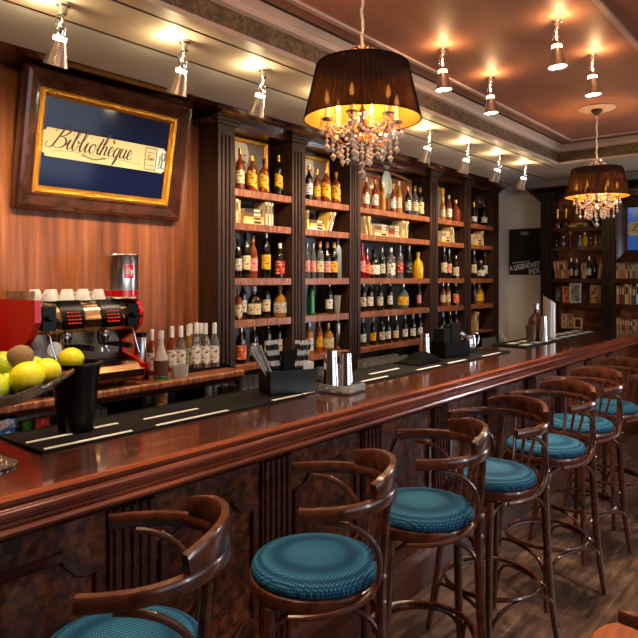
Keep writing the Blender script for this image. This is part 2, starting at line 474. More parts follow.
b = MB(); b.extrude([(7.99, 2.73), (7.75, 2.73), (7.68, 2.75), (7.63, 2.775), (7.60, 2.78), (7.60, 2.835), (7.99, 2.835)], -.2, 3.02, 'y')
b.build('cornice', M['dark_wood'], bc, smooth=0)

# ------------------------------------------------------------------ the bar
BX0, BX1, BYF, BYB, BZ = -.6, 7.70, 1.63, 2.30, 1.12
bar = thing('bar_counter', 'long polished mahogany bar with moulded edge and burl front panels', 'bar')
b = MB(); b.box(BX0, BX1, BYF + .035, BYB, BZ - .045, BZ); b.build('countertop', M['bar_top'], bar, smooth=0)
prof = [(BYF + .035, BZ), (BYF + .022, BZ + .004), (BYF + .008, BZ + .002), (BYF + .002, BZ - .006), (BYF + .006, BZ - .015), (BYF + .016, BZ - .018), (BYF + .016, BZ - .023),
        (BYF + .004, BZ - .026), (BYF - .001, BZ - .034), (BYF + .001, BZ - .046), (BYF + .009, BZ - .055), (BYF + .020, BZ - .058), (BYF + .020, BZ - .063),
        (BYF + .011, BZ - .065), (BYF + .011, BZ - .072), (BYF + .020, BZ - .074), (BYF + .020, BZ - .078), (BYF + .006, BZ - .081), (BYF + .002, BZ - .090), (BYF + .006, BZ - .099), (BYF + .03, BZ - .102), (BYF + .05, BZ - .102), (BYF + .05, BZ - .045), (BYF + .035, BZ - .045)]
b = MB(); b.extrude(prof, BX0, BX1, 'x'); b.build('edge_moulding', M['bar_lip'], bar, smooth=44)
BF = 1.78
b = MB(); b.box(BX0, BX1, BF, BYB - .06, 0, BZ - .045); b.build('front_panel', M['burl'], bar, smooth=0)
b = MB(); b.box(BX0, BX1, BF - .03, BF, 0, .16); b.extrude([(BF, .16), (BF - .028, .16), (BF - .012, .19), (BF, .20)], BX0, BX1, 'x')
b.build('plinth', M['mahogany'], bar, smooth=0)
b = MB(); b.extrude([(BF, BZ - .10), (BF - .05, BZ - .10), (BF - .05, BZ - .12), (BF - .02, BZ - .16), (BF, BZ - .165)], BX0, BX1, 'x')
b.build('upper_rail', M['mahogany'], bar, smooth=0)
for k in range(-2, 9):
    xc = 1.17 + .67 * k
    if not BX0 + .1 < xc < BX1 - .1: continue
    b = MB()
    b.box(xc - .085, xc + .085, BF - .016, BF, .16, BZ - .165)
    for j in range(5):
        xx = xc - .064 + j * .032
        b.lathe([(.011, 0), (.011, BZ - .165 - .2)], 10, (xx, BF - .016, .2))
    b.build('fluted_pilaster', M['mahogany'], bar, smooth=40)
for k in range(-2, 8):
    xc = 1.17 + .67 * (k + .5)
    hw = .215; zt = .86; zb = .28
    # cathedral moulding: stepped ogee top and bottom
    top = [(-hw, 0), (-hw, .0)]
    pts = []
    def half(s_, z0, dz):
        return [(s_ * hw, z0), (s_ * hw, z0 + dz * .55), (s_ * (hw - .045), z0 + dz * .56), (s_ * (hw - .07), z0 + dz * .62), (s_ * (hw - .105), z0 + dz * .85), (s_ * (hw - .12), z0 + dz)]
    up_r = half(1, zt - .16, .16); up_l = half(-1, zt - .16, .16)[::-1]
    dn_r = half(1, zb + .16, -.16)[::-1]; dn_l = half(-1, zb + .16, -.16)
    loop = [(xc + p[0], BF - .008, p[1]) for p in up_l[::1]]
    loop = [(xc + p[0], BF - .006, p[1]) for p in (up_l + up_r[::-1] + dn_r[::-1] + dn_l[::-1])] if False else None
    seq = up_r + up_l + dn_l + dn_r
    P3 = [(xc + p[0], BF - .005, p[1]) for p in seq]
    b = MB(); b.tube(P3, .014, 6, closed=True, sec=(.03, .024), up=(0, 1, 0))
    b.build('panel_moulding', M['mahogany'], bar, smooth=0)

# ------------------------------------------------------------------ bar stools
def sweep_arc(cx, cy, r, a0, a1, n, z):
    return [(cx + r * math.cos(R(a0 + (a1 - a0) * i / n)), cy + r * math.sin(R(a0 + (a1 - a0) * i / n)), z) for i in range(n + 1)]

def make_stool():
    t = thing('bar_stool', 'stool', 'bar stool')
    W = M['stool_wood']
    b = MB(); b.shell([(.150, .705), (.198, .700), (.211, .708), (.214, .725), (.209, .742), (.196, .748), (.150, .748)], 48); b.build('seat_frame', W, t)
    b = MB(); b.lathe([(.0, .742), (.196, .742), (.204, .752), (.203, .768), (.192, .782), (.16, .792), (.09, .798), (0, .80)], 48); b.build('seat_cushion', M['teal'], t, 60)
    # hoop
    pts = [(-.224, .065, .998), (-.227, .04, .998), (-.229, .01, .999)] + [(x, y, .999 + .008 * max(0, -math.sin(math.atan2(y + .02, x)))) for x, y, z in sweep_arc(0, -.02, .229, 180, 360, 28, 0)][1:-1] + [(.229, .01, .999), (.227, .04, .998), (.224, .065, .998)]
    b = MB(); b.tube(catmull(pts, 2), 0, sec=(.027, .036), up=(0, 0, 1)); b.build('arm_hoop', W, t, 40)
    # crest rail above the hoop, tapering in height at its ends
    cp = []; sec = []
    for i in range(25):
        a = 217 + 106 * i / 24
        q = abs(i - 12) / 12
        hh = .074 * (1 - .38 * q ** 2.5)
        cp.append((.228 * math.cos(R(a)), -.02 + .228 * math.sin(R(a)), 1.020 + hh / 2)); sec.append((.026, hh))
    b = MB(); b.tube(cp, 0, sec=sec, up=(0, 0, 1)); b.build('crest_rail', W, t, 40)
    for s_ in (-1, 1):
        # rear leg runs straight up to the hoop
        leg = catmull([(s_ * .205, -.215, 0), (s_ * .176, -.196, .25), (s_ * .158, -.186, .55), (s_ * .148, -.186, .75), (s_ * .138, -.205, .985)], 5)
        b = MB(); b.tube(leg, 0, 10, radii=[.0125 + .005 * math.sin(PI * i / (len(leg) - 1)) for i in range(len(leg))]); b.build('leg', W, t)
        leg = catmull([(s_ * .205, .205, 0), (s_ * .178, .178, .25), (s_ * .155, .155, .5), (s_ * .145, .142, .702)], 5)
        b = MB(); b.tube(leg, 0, 10, radii=[.0125 + .006 * i / (len(leg) - 1) for i in range(len(leg))]); b.build('leg', W, t)
        c = catmull([(s_ * .219, -.01, .974), (s_ * .214, -.07, .962), (s_ * .197, -.125, .93), (s_ * .178, -.165, .88), (s_ * .170, -.178, .82), (s_ * .176, -.163, .765), (s_ * .196, -.115, .73), (s_ * .216, -.05, .716), (s_ * .222, .02, .709), (s_ * .210, .095, .704)], 5)
        b = MB(); b.tube(c, .0095, 10); b.build('arm_brace', W, t)
        for zz in (.715, .79):
            b = MB(); b.lathe([(.008, 0), (.008, .006), (.004, .01), (0, .01)], 10, (s_ * .163, -.19, zz), Matrix.Rotation(R(90 * s_), 3, 'Y')); b.build('bolt', M['chrome'], t)
    for x in (-.052, 0, .052):
        sl = catmull([(x * .75, -.178, .745), (x * .95, -.196, .82), (x * 1.15, -.214, .90), (x * 1.3, -.236 + abs(x) * .12, .99)], 4)
        b = MB(); b.tube(sl, 0, sec=(.008, .018), up=(0, 1, 0)); b.build('back_slat', W, t)
    # foot ring and bent braces
    b = MB(); b.tube(sweep_arc(0, 0, .212, 0, 350, 35, .285)[:], .0105, 8, closed=True); b.build('foot_ring', W, t)
    LG = [(.158, .158), (-.158, .158), (-.162, -.188), (.162, -.188)]
    for i in range(4):
        p, q = Vector(LG[i]), Vector(LG[(i + 1) % 4]); m_ = (p + q) / 2; mi = m_ * .80
        up_ = catmull([(p.x, p.y, .50), (p.x * .97 + mi.x * .03, p.y * .97 + mi.y * .03, .60), (p.x * .7 + mi.x * .3, p.y * .7 + mi.y * .3, .672), (mi.x, mi.y, .695),
                       (q.x * .7 + mi.x * .3, q.y * .7 + mi.y * .3, .672), (q.x * .97 + mi.x * .03, q.y * .97 + mi.y * .03, .60), (q.x, q.y, .50)], 4)
        b = MB(); b.tube(up_, .009, 8); b.build('seat_brace', W, t)
        P, Q = p * 1.2, q * 1.18
        mo = m_.normalized() * .205
        lo = catmull([(P.x, P.y, .09), (P.x * .92 + mo.x * .05, P.y * .92 + mo.y * .05, .17), (P.x * .65 + mo.x * .35, P.y * .65 + mo.y * .35, .245), (mo.x, mo.y, .268),
                      (Q.x * .65 + mo.x * .35, Q.y * .65 + mo.y * .35, .245), (Q.x * .92 + mo.x * .05, Q.y * .92 + mo.y * .05, .17), (Q.x, Q.y, .09)], 4)
        b = MB(); b.tube(lo, .0085, 8); b.build('foot_brace', W, t)
    return t

STOOLS = [  # x, y, facing azimuth, label
    (.86, 1.345, 140, 'nearest teal seated bentwood bar stool, cut off by the lower left edge'),
    (1.53, 1.30, 135, 'second bar stool from the left, its round teal seat fully in view'),
    (2.17, 1.29, 132, 'third bar stool from the left, teal seat half hidden behind arm hoop'),
    (2.76, 1.27, 158, 'fourth bar stool from the left, its foot ring and long legs visible'),
    (3.43, 1.26, 156, 'fifth bar stool from the left, dark with small patch of teal seat'),
    (4.08, 1.29, 158, 'sixth bar stool from the left, third from the far end of row'),
    (4.75, 1.30, 158, 'seventh bar stool from the left, at right edge of the photo'),
]
st0 = make_stool()
for i, (x, y, az, lab) in enumerate(STOOLS):
    o = st0 if i == 0 else copy_tree(st0)
    o.location = (x, y, 0); o.scale = (1, 1, 1.012); o.rotation_euler = (0, 0, R(az - 90)); tag(o, lab, 'bar stool', 'bentwood stools along the bar')

# chair in the lower right corner: same bentwood family, low, plain wooden seat
ch = thing('wooden_chair', 'dark bentwood chair with plain orange brown wooden seat in lower right corner', 'chair', (2.213, .453, 0), R(92 - 90))
W = M['stool_wood']
M['seat_wood'] = noisy('orange_seat_wood', [(.3, (140, 66, 30)), (.7, (184, 96, 48))], (3, 20, 3), 3, 5, .35, .4)
b = MB(); b.lathe([(0, .46), (.19, .46), (.205, .47), (.205, .482), (.195, .49), (0, .486)], 40); b.build('seat', M['seat_wood'], ch)
for s_ in (-1, 1):
    b = MB(); b.tube(catmull([(s_ * .17, .17, 0), (s_ * .15, .15, .25), (s_ * .14, .14, .445)], 5), .015, 10); b.build('leg', W, ch)
    b = MB(); b.tube(catmull([(s_ * .19, -.22, 0), (s_ * .17, -.18, .3), (s_ * .165, -.18, .5), (s_ * .16, -.20, .68)], 5), .014, 10); b.build('leg', W, ch)
b = MB(); b.tube(catmull([(-.224, .065, .69), (-.228, .02, .69)] + sweep_arc(0, -.02, .229, 186, 354, 24, .70) + [(.228, .02, .69), (.224, .065, .69)], 2), 0, sec=(.03, .038), up=(0, 0, 1)); b.build('arm_hoop', W, ch, 40)
for s_ in (-1, 1):
    b = MB(); b.tube(catmull([(s_ * .219, .03, .672), (s_ * .222, -.02, .655), (s_ * .224, -.045, .60), (s_ * .215, -.03, .53), (s_ * .2, .0, .475)], 5), .010, 10); b.build('arm_brace', W, ch)
b = MB(); b.tube(sweep_arc(0, -.02, .225, 220, 320, 18, .748), 0, sec=(.026, .06), up=(0, 0, 1)); b.build('crest_rail', W, ch, 40)
for x in (-.06, 0, .06):
    b = MB(); b.tube([(x, -.17, .46), (x * 1.2, -.2, .62), (x * 1.3, -.237, .67)], 0, sec=(.01, .03), up=(0, 1, 0)); b.build('back_slat', W, ch)

# ------------------------------------------------------------------ ceiling spotlights
LIGHTS = []
def add_light(kind, name, loc, power, col, size=.02, rot=None, **k):
    l = bpy.data.lights.new(name, kind); l.energy = power; l.color = col
    if kind in ('POINT', 'SPOT'): l.shadow_soft_size = size
    for a, v in k.items(): setattr(l, a, v)
    o = bpy.data.objects.new(name, l); COL.objects.link(o); o.location = loc
    if rot: o.rotation_euler = rot
    return o

def make_spot(tilt):
    """tilt: radians, lamp head leaning towards local +y"""
    t = thing('ceiling_spotlight', 'spot', 'spotlight')
    b = MB(); b.lathe([(.0, 0), (.030, 0), (.030, -.012), (.020, -.02), (.018, -.052), (.0, -.055)], 24); b.build('ceiling_mount', M['alu'], t)
    b = MB(); b.tube([(0, 0, -.05), (0, .004, -.085)], .006, 8); b.tube(catmull([(-.012, 0, -.045), (-.03, .003, -.07), (-.03, .01, -.10), (-.022, .02, -.125)], 4), .002, 6)
    b.build('stem', M['chrome'], t)
    piv = Vector((0, .004, -.088)); Rm = Matrix.Rotation(tilt, 3, 'X')   # -z leans to +y
    def P(x): return x
    prof = [(.0, .0), (.017, -.002), (.021, -.01), (.022, -.05), (.028, -.058)]
    b = MB(); b.lathe(prof, 24, piv, Rm)
    b.tube([piv + Rm @ Vector((-.027, 0, -.03)), piv + Rm @ Vector((.027, 0, -.03))], .004, 8)
    b.build('lamp_holder', M['chrome'], t)
    b = MB(); b.shell([(.0285, -.058), (.0285, -.078), (.0265, -.078), (.0265, -.058)], 24, piv, Rm); b.build('light_slot', M['slot'], t, label='glowing ventilation slot')
    b = MB(); b.shell([(.029, -.078), (.034, -.10), (.052, -.178), (.055, -.186), (.053, -.187), (.050, -.178), (.032, -.10), (.027, -.078)], 32, piv, Rm); b.build('lamp_shade', M['alu'], t)
    b = MB(); b.lathe([(0, -.183), (.040, -.181), (.048, -.176), (.0, -.170)], 24, piv, Rm); b.build('bulb', M['bulb'], t)
    return t

ORD = ['first', 'second', 'third', 'fourth', 'fifth', 'sixth', 'seventh', 'eighth', 'ninth']
sp0 = make_spot(R(20)); sp0.scale = (.95,) * 3
tray0 = make_spot(R(-3)); tray0.scale = (.9,) * 3
SOF = [.05, .69, 1.33, 1.92, 2.46, 3.07, 3.67, 4.28, 4.93, 5.56, 6.18]  # leading lamps lie out of view, added to light the wood panelling
WARM = (1, .78, .52)
names_s = ['silver soffit spotlight outside the photo, farthest left of its row', 'silver soffit spotlight outside the photo, second of its row',
           'silver spotlight on the soffit above the left end of framed sign', 'silver spotlight on the soffit above the right end of framed sign',
           'silver spotlight on soffit above the first narrow bay of bottles', 'silver soffit spotlight hidden behind the big near chandelier, left one', 'silver soffit spotlight hidden behind the big near chandelier, right one',
           'silver soffit spotlight just right of the near chandelier shade', 'silver soffit spotlight second from right of the near chandelier, above column', 'silver soffit spotlight third right of near chandelier, above the fifth bay',
           'last silver soffit spotlight, beside the far corner of raised ceiling']
for i, x in enumerate(SOF):
    o = sp0 if i == 0 else copy_tree(sp0)
    y = 2.52 if i == 2 else 2.465
    o.location = (x, y, ZS); tag(o, names_s[i], 'spotlight', 'spotlights on the soffit over the back bar')
    d = Vector((0, math.sin(R(20)), -math.cos(R(20))))
    c = Vector((x, y, ZS - .077)) + d * .175
    add_light('SPOT', 'soffit_spot_beam', c, 62, WARM, .03, (R(36), 0, 0), spot_size=R(128), spot_blend=.9)
    add_light('POINT', 'soffit_spot_spill', (x - .07, y, ZS - .06), 1.5, (1, .80, .42), .02)
for i, (x, y, lab) in enumerate(((3.25, 1.79, 'spotlight in the raised ceiling nearest the big chandelier shade'), (3.91, 1.80, 'spotlight in the raised ceiling above the moulding, second row left'),
                                 (3.28, 1.146, 'uppermost spotlight in the photo, high in the raised ceiling at right'), (3.91, 1.156, 'spotlight in the raised ceiling nearest the white ceiling rose'),
        (1.30, 1.79, 'spotlight above the near bar, outside the photo, wall side right'), (1.30, 1.15, 'spotlight above the near bar, outside the photo, room side right'), (.65, 1.79, 'spotlight above the near bar, outside the photo, wall side left'), (.65, 1.15, 'spotlight above the near bar, outside the photo, room side left'))):  # lamps on this line are added out of view to light the near bar
    o = tray0 if i == 0 else copy_tree(tray0)
    o.location = (x, y, ZC); tag(o, 'silver ' + lab, 'spotlight', 'spotlights on the raised ceiling')
    add_light('SPOT', 'tray_spot_beam', (x, y - .01, ZC - .262), 48 if x > 2 else 24, WARM, .03, (R(-3), 0, 0), spot_size=R(100), spot_blend=.9)
    add_light('POINT', 'tray_spot_spill', (x - .05, y - .03, ZC - .06), 1.3, (1, .55, .25), .02)

# ------------------------------------------------------------------ chandeliers
def make_chandelier(top_z):
    """local origin on the ceiling; shade hangs below"""
    t = thing('chandelier', 'chandelier', 'chandelier')
    zt, zb = 2.542 - ZC, 2.325 - ZC          # shade top / bottom (local)
    C = M['chrome']
    b = MB(); b.lathe([(0, 0), (.135, 0), (.14, -.006), (.125, -.012), (.05, -.014), (0, -.014)], 48); b.build('ceiling_rose', M['moulding'], t, label='round white plaster ceiling rose')
    b = MB(); b.lathe([(.0, -.014), (.045, -.014), (.04, -.03), (.018, -.05), (.008, -.06), (0, -.06)], 20); b.build('canopy', M['ink'], t)
    b = MB()
    z = -.06
    n = 16; L_ = (zt + .06 + .01) / -n if False else (abs(zt) - .03 - .06) / n
    for k in range(n):
        zc = -.06 - L_ * (k + .5)
        ring = [(math.cos(a) * .006 * (1 if k % 2 else 0), math.cos(a) * .006 * (0 if k % 2 else 1), zc + math.sin(a) * L_ * .62) for a in [2 * PI * j / 10 for j in range(10)]]
        b.tube(ring, .0018, 5, closed=True)
    
    b.build('chain', M['chrome'], t)
    b = MB(); b.tube(catmull([(.003 * math.sin(k * 1.7), .003 * math.cos(k * 2.1), -.06 - (abs(zt) - .09) * k / 12) for k in range(13)], 2), .0062, 8)
    b.build('cord_sleeve', M['white'], t, label='pale fabric sleeve over the chain')
    # shade: finely pleated, with gold lining
    n = 132
    def pleat(r0, z0, r1, z1, off, amp):
        vs = []; fs = []
        for j in range(5):
            f_ = j / 4; r_ = r0 + (r1 - r0) * f_ + off; z_ = z0 + (z1 - z0) * f_
            for i in range(n):
                rr = r_ + (amp if i % 2 else -amp)
                vs.append((rr * math.cos(2 * PI * i / n), rr * math.sin(2 * PI * i / n), z_))
        for j in range(4):
            for i in range(n):
                i2 = (i + 1) % n; fs.append((j * n + i, j * n + i2, (j + 1) * n + i2, (j + 1) * n + i))
        return vs, fs
    b = MB(); b.add(*pleat(.185, zt, .236, zb, 0, .0026)); b.build('shade', M['shade_outer'], t, 0)
    b = MB(); b.add(*pleat(.181, zt, .232, zb, 0, .0008)); b.build('shade_lining', M['shade_inner'], t, 0)
    b = MB(); b.tube(sweep_arc(0, 0, .186, 0, 350, 35, zt), .003, 6, closed=True); b.tube(sweep_arc(0, 0, .236, 0, 350, 35, zb), .003, 6, closed=True)
    for k in range(3):
        a = 2 * PI * k / 3; b.tube([(0, 0, zt + .005), (.185 * math.cos(a), .185 * math.sin(a), zt)], .0025, 6)
    b.build('shade_frame', M['black_matte'], t)
    # crown scrolls above the shade
    b = MB()
    for k in range(6):
        a = 2 * PI * k / 6
        sc_ = [(0, .05), (.02, .075), (.045, .07), (.066, .05), (.06, .03), (.044, .036), (.048, .05)]
        b.tube(catmull([(r_ * math.cos(a), r_ * math.sin(a), zt + z_) for r_, z_ in sc_], 4), .0035, 6)
    b.build('crown_scrolls', C, t)
    # central column
    b = MB(); b.lathe([(0, zt + .06), (.006, zt + .05), (.006, zb + .05), (.02, zb + .03), (.012, zb), (.028, zb - .03), (.012, zb - .055), (.022, zb - .08), (.03, zb - .095), (.012, zb - .115), (0, zb - .12)], 16); b.build('column', C, t)
    nA = 6
    for k in range(nA):
        a = 2 * PI * k / nA + .35
        ca, sa = math.cos(a), math.sin(a)
        prof = [(.02, zb - .07), (.06, zb - .10), (.10, zb - .095), (.135, zb - .06), (.145, zb - .03), (.145, zb - .012)]
        b = MB(); b.tube(catmull([(r_ * ca, r_ * sa, z_) for r_, z_ in prof], 4), .005, 8)
        b.lathe([(0, 0), (.022, .006), (.026, .012), (.0, .008)], 16, (.145 * ca, .145 * sa, zb - .014))
        ar = b.build('arm', C, t)
        b = MB(); b.lathe([(0, 0), (.010, 0), (.010, .062), (0, .062)], 14, (.145 * ca, .145 * sa, zb - .005)); b.build('candle', M['candle'], ar)
        b = MB(); b.lathe([(0, 0), (.008, .008), (.010, .018), (.006, .034), (.0015, .05), (0, .054)], 12, (.145 * ca, .145 * sa, zb + .057)); b.build('flame_bulb', M['flame'], ar)
        # crystal drops from the arm
        b = MB()
        for (r_, z0, m_) in ((.145, zb - .022, 5), (.12, zb - .08, 4), (.085, zb - .10, 3), (.165, zb - .015, 2)):
            z_ = z0
            for q in range(m_):
                s_ = .008 if q < m_ - 1 else .013
                b.lathe([(0, -s_ * 1.6), (s_, 0), (0, s_ * 1.1)], 6, (r_ * ca + random.uniform(-.003, .003), r_ * sa, z_ - s_))
                z_ -= s_ * 2.5
        # swag to next arm
        a2 = a + 2 * PI / nA
        for q in range(1, 10):
            f_ = q / 10; aa = a + (a2 - a) * f_; rr = .14 - .02 * math.sin(PI * f_)
            zz = zb - .02 - .055 * math.sin(PI * f_)
            b.ball((rr * math.cos(aa), rr * math.sin(aa), zz), .008, 6, 4)
        for q in range(1, 8):
            f_ = q / 8; rr = .145 * (1 - f_) + .02 * f_; zz = zb - .012 + .05 * f_ - .045 * math.sin(PI * f_)
            b.ball((rr * ca, rr * sa, zz), .0075, 6, 4)
        b.build('crystal_strand', M['crystal'], t, 0)
    b = MB()
    z_ = zb - .12
    for s_ in (.012, .009, .016, .02):
        b.lathe([(0, -s_ * 1.3), (s_, 0), (0, s_)], 8, (0, 0, z_ - s_)); z_ -= s_ * 2.1
    for k in range(5):
        a = 2 * PI * k / 5
        for q in range(4): b.ball((.035 * math.cos(a), .035 * math.sin(a), zb - .11 - q * .016), .0075, 6, 4)
    b.build('crystal_drop', M['crystal'], t, 0)
    return t
c1 = make_chandelier(0); c1.location = (2.06, 1.50, ZC)
c2 = copy_tree(c1); c2.location = (5.17, 1.496, ZC); c2.rotation_euler = (0, 0, .5)
tag(c1, 'big near chandelier with black pleated shade and hanging crystals', 'chandelier', 'black shaded chandeliers over the bar')
tag(c2, 'small distant chandelier below the white ceiling rose, black shade', 'chandelier', 'black shaded chandeliers over the bar')
for (x, y) in ((2.06, 1.5), (5.17, 1.496)):
    for k in range(6):
        a = 2 * PI * k / 6 + .35 + (0 if x < 3 else .5)
        add_light('POINT', 'candle_glow', (x + .145 * math.cos(a), y + .145 * math.sin(a), 2.325 + .085), 2.2, (1, .58, .24), .012)

# ------------------------------------------------------------------ framed sign with script lettering
GL = {
 'B': ([[(.15, 1.55), (.45, 2.15), (1.05, 2.35), (1.55, 2.1), (1.5, 1.6), (1.1, 1.25), (.75, 1.15), (1.25, 1.05), (1.5, .65), (1.3, .2), (.85, 0), (.45, .1), (.4, .4)],
        [(1.0, 2.0), (.75, 1.4), (.5, .7), (.25, .1), (-.15, -.05), (-.4, .2), (-.25, .5)]], 1.55),
 'i': ([[(0, .35), (.3, 1), (.2, .35), (.35, 0), (.62, .3)], [(.44, 1.45), (.50, 1.55)]], .55),
 'b': ([[(0, .4), (.45, 1.5), (.52, 2.1), (.35, 1.9), (.15, .6), (.28, .02), (.58, .15), (.66, .6), (.5, .98), (.7, .8), (.9, .85)]], .8),
 'l': ([[(0, .4), (.45, 1.5), (.5, 2.1), (.32, 1.9), (.14, .5), (.28, 0), (.55, .3)]], .5),
 'o': ([[(.5, .95), (.2, .8), (.1, .35), (.3, 0), (.6, .2), (.65, .7), (.45, .97), (.6, .8), (.88, .85)]], .8),
 't': ([[(0, .4), (.33, 1.0), (.42, 1.65), (.2, .5), (.3, 0), (.55, .3)], [(.05, 1.05), (.65, 1.15)]], .5),
 'h': ([[(0, .4), (.45, 1.5), (.5, 2.1), (.32, 1.9), (.05, 0), (.15, .5), (.45, .95), (.57, .7), (.5, .2), (.62, 0), (.85, .3)]], .8),
 'E': ([[(0, .3), (.4, .5), (.5, .85), (.3, 1.0), (.12, .6), (.2, .08), (.45, 0), (.7, .3)], [(.18, 1.72), (.45, 1.35)]], .62),
 'e': ([[(0, .3), (.4, .5), (.5, .85), (.3, 1.0), (.12, .6), (.2, .08), (.45, 0), (.7, .3)]], .62),
 'q': ([[(.6, .85), (.35, 1), (.1, .6), (.15, .1), (.35, 0), (.55, .5), (.66, 1), (.5, 0), (.33, -.8), (.5, -.55), (.75, .3)]], .72),
 'u': ([[(0, .4), (.2, 1), (.1, .3), (.3, 0), (.55, .5), (.65, 1), (.58, .3), (.7, 0), (.92, .3)]], .85),
 'P': ([[(.1, 1.5), (.5, 2.2), (1.1, 2.2), (1.2, 1.6), (.7, 1.15), (.4, 1.2)], [(.8, 2.0), (.5, 1), (.2, 0), (-.1, .1)]], 1.05),
 'a': ([[(.55, .85), (.3, 1), (.1, .55), (.15, .08), (.35, 0), (.55, .5), (.62, .95), (.55, .2), (.68, 0), (.9, .3)]], .8),
 'r': ([[(0, .4), (.2, 1.05), (.4, .9), (.3, .3), (.4, 0), (.65, .3)]], .6),
 's': ([[(0, .3), (.35, 1.05), (.45, .5), (.3, 0), (.05, .1)]], .5),
}
def ribbon(mb, pts, w0, w1, y, th=.001):
    P = catmull([(p[0], 0, p[1]) for p in pts], 6); n = len(P); vs = []
    for i in range(n):
        t = (P[min(i + 1, n - 1)] - P[max(i - 1, 0)]); t.normalize()
        nrm = Vector((-t.z, 0, t.x))
        w = w0 + w1 * max(0, -t.z) ** 1.5
        for s_ in (-1, 1):
            q = P[i] + nrm * w * s_
            vs.append((q.x, y, q.z)); vs.append((q.x, y - th, q.z))
    fs = []
    for i in range(n - 1):
        a = i * 4; c = a + 4
        fs += [(a + 1, a + 3, c + 3, c + 1), (a, c, c + 2, a + 2), (a, a + 1, c + 1, c), (a + 2, c + 2, c + 3, a + 3)]
    mb.add(vs, fs)
def script(mb, text, x, z, s_, y, w0=.012, w1=.02, slant=.28):
    for ch_ in text:
        strokes, adv = GL[ch_]
        for st in strokes:
            ribbon(mb, [(x + s_ * (p[0] + slant * p[1]), z + s_ * p[1]) for p in st], w0 * s_ / .03 * .1, w1 * s_ / .03 * .1, y)
        x += adv * s_
    return x

def rect_frame(mb, W_, H_, prof):
    """mitred frame, prof list of (inset, y) closed; outer size W_ x H_ centred on x, z"""
    n = len(prof); vs = []; fs = []
    for (sx, sz) in ((-1, -1), (1, -1), (1, 1), (-1, 1)):
        for ins, y in prof:
            vs.append((sx * (W_ / 2 - ins), y, sz * (H_ / 2 - ins)))
    for c in range(4):
        d = (c + 1) % 4
        for j in range(n):
            k = (j + 1) % n
            fs.append((c * n + j, c * n + k, d * n + k, d * n + j))
    mb.add(vs, fs)

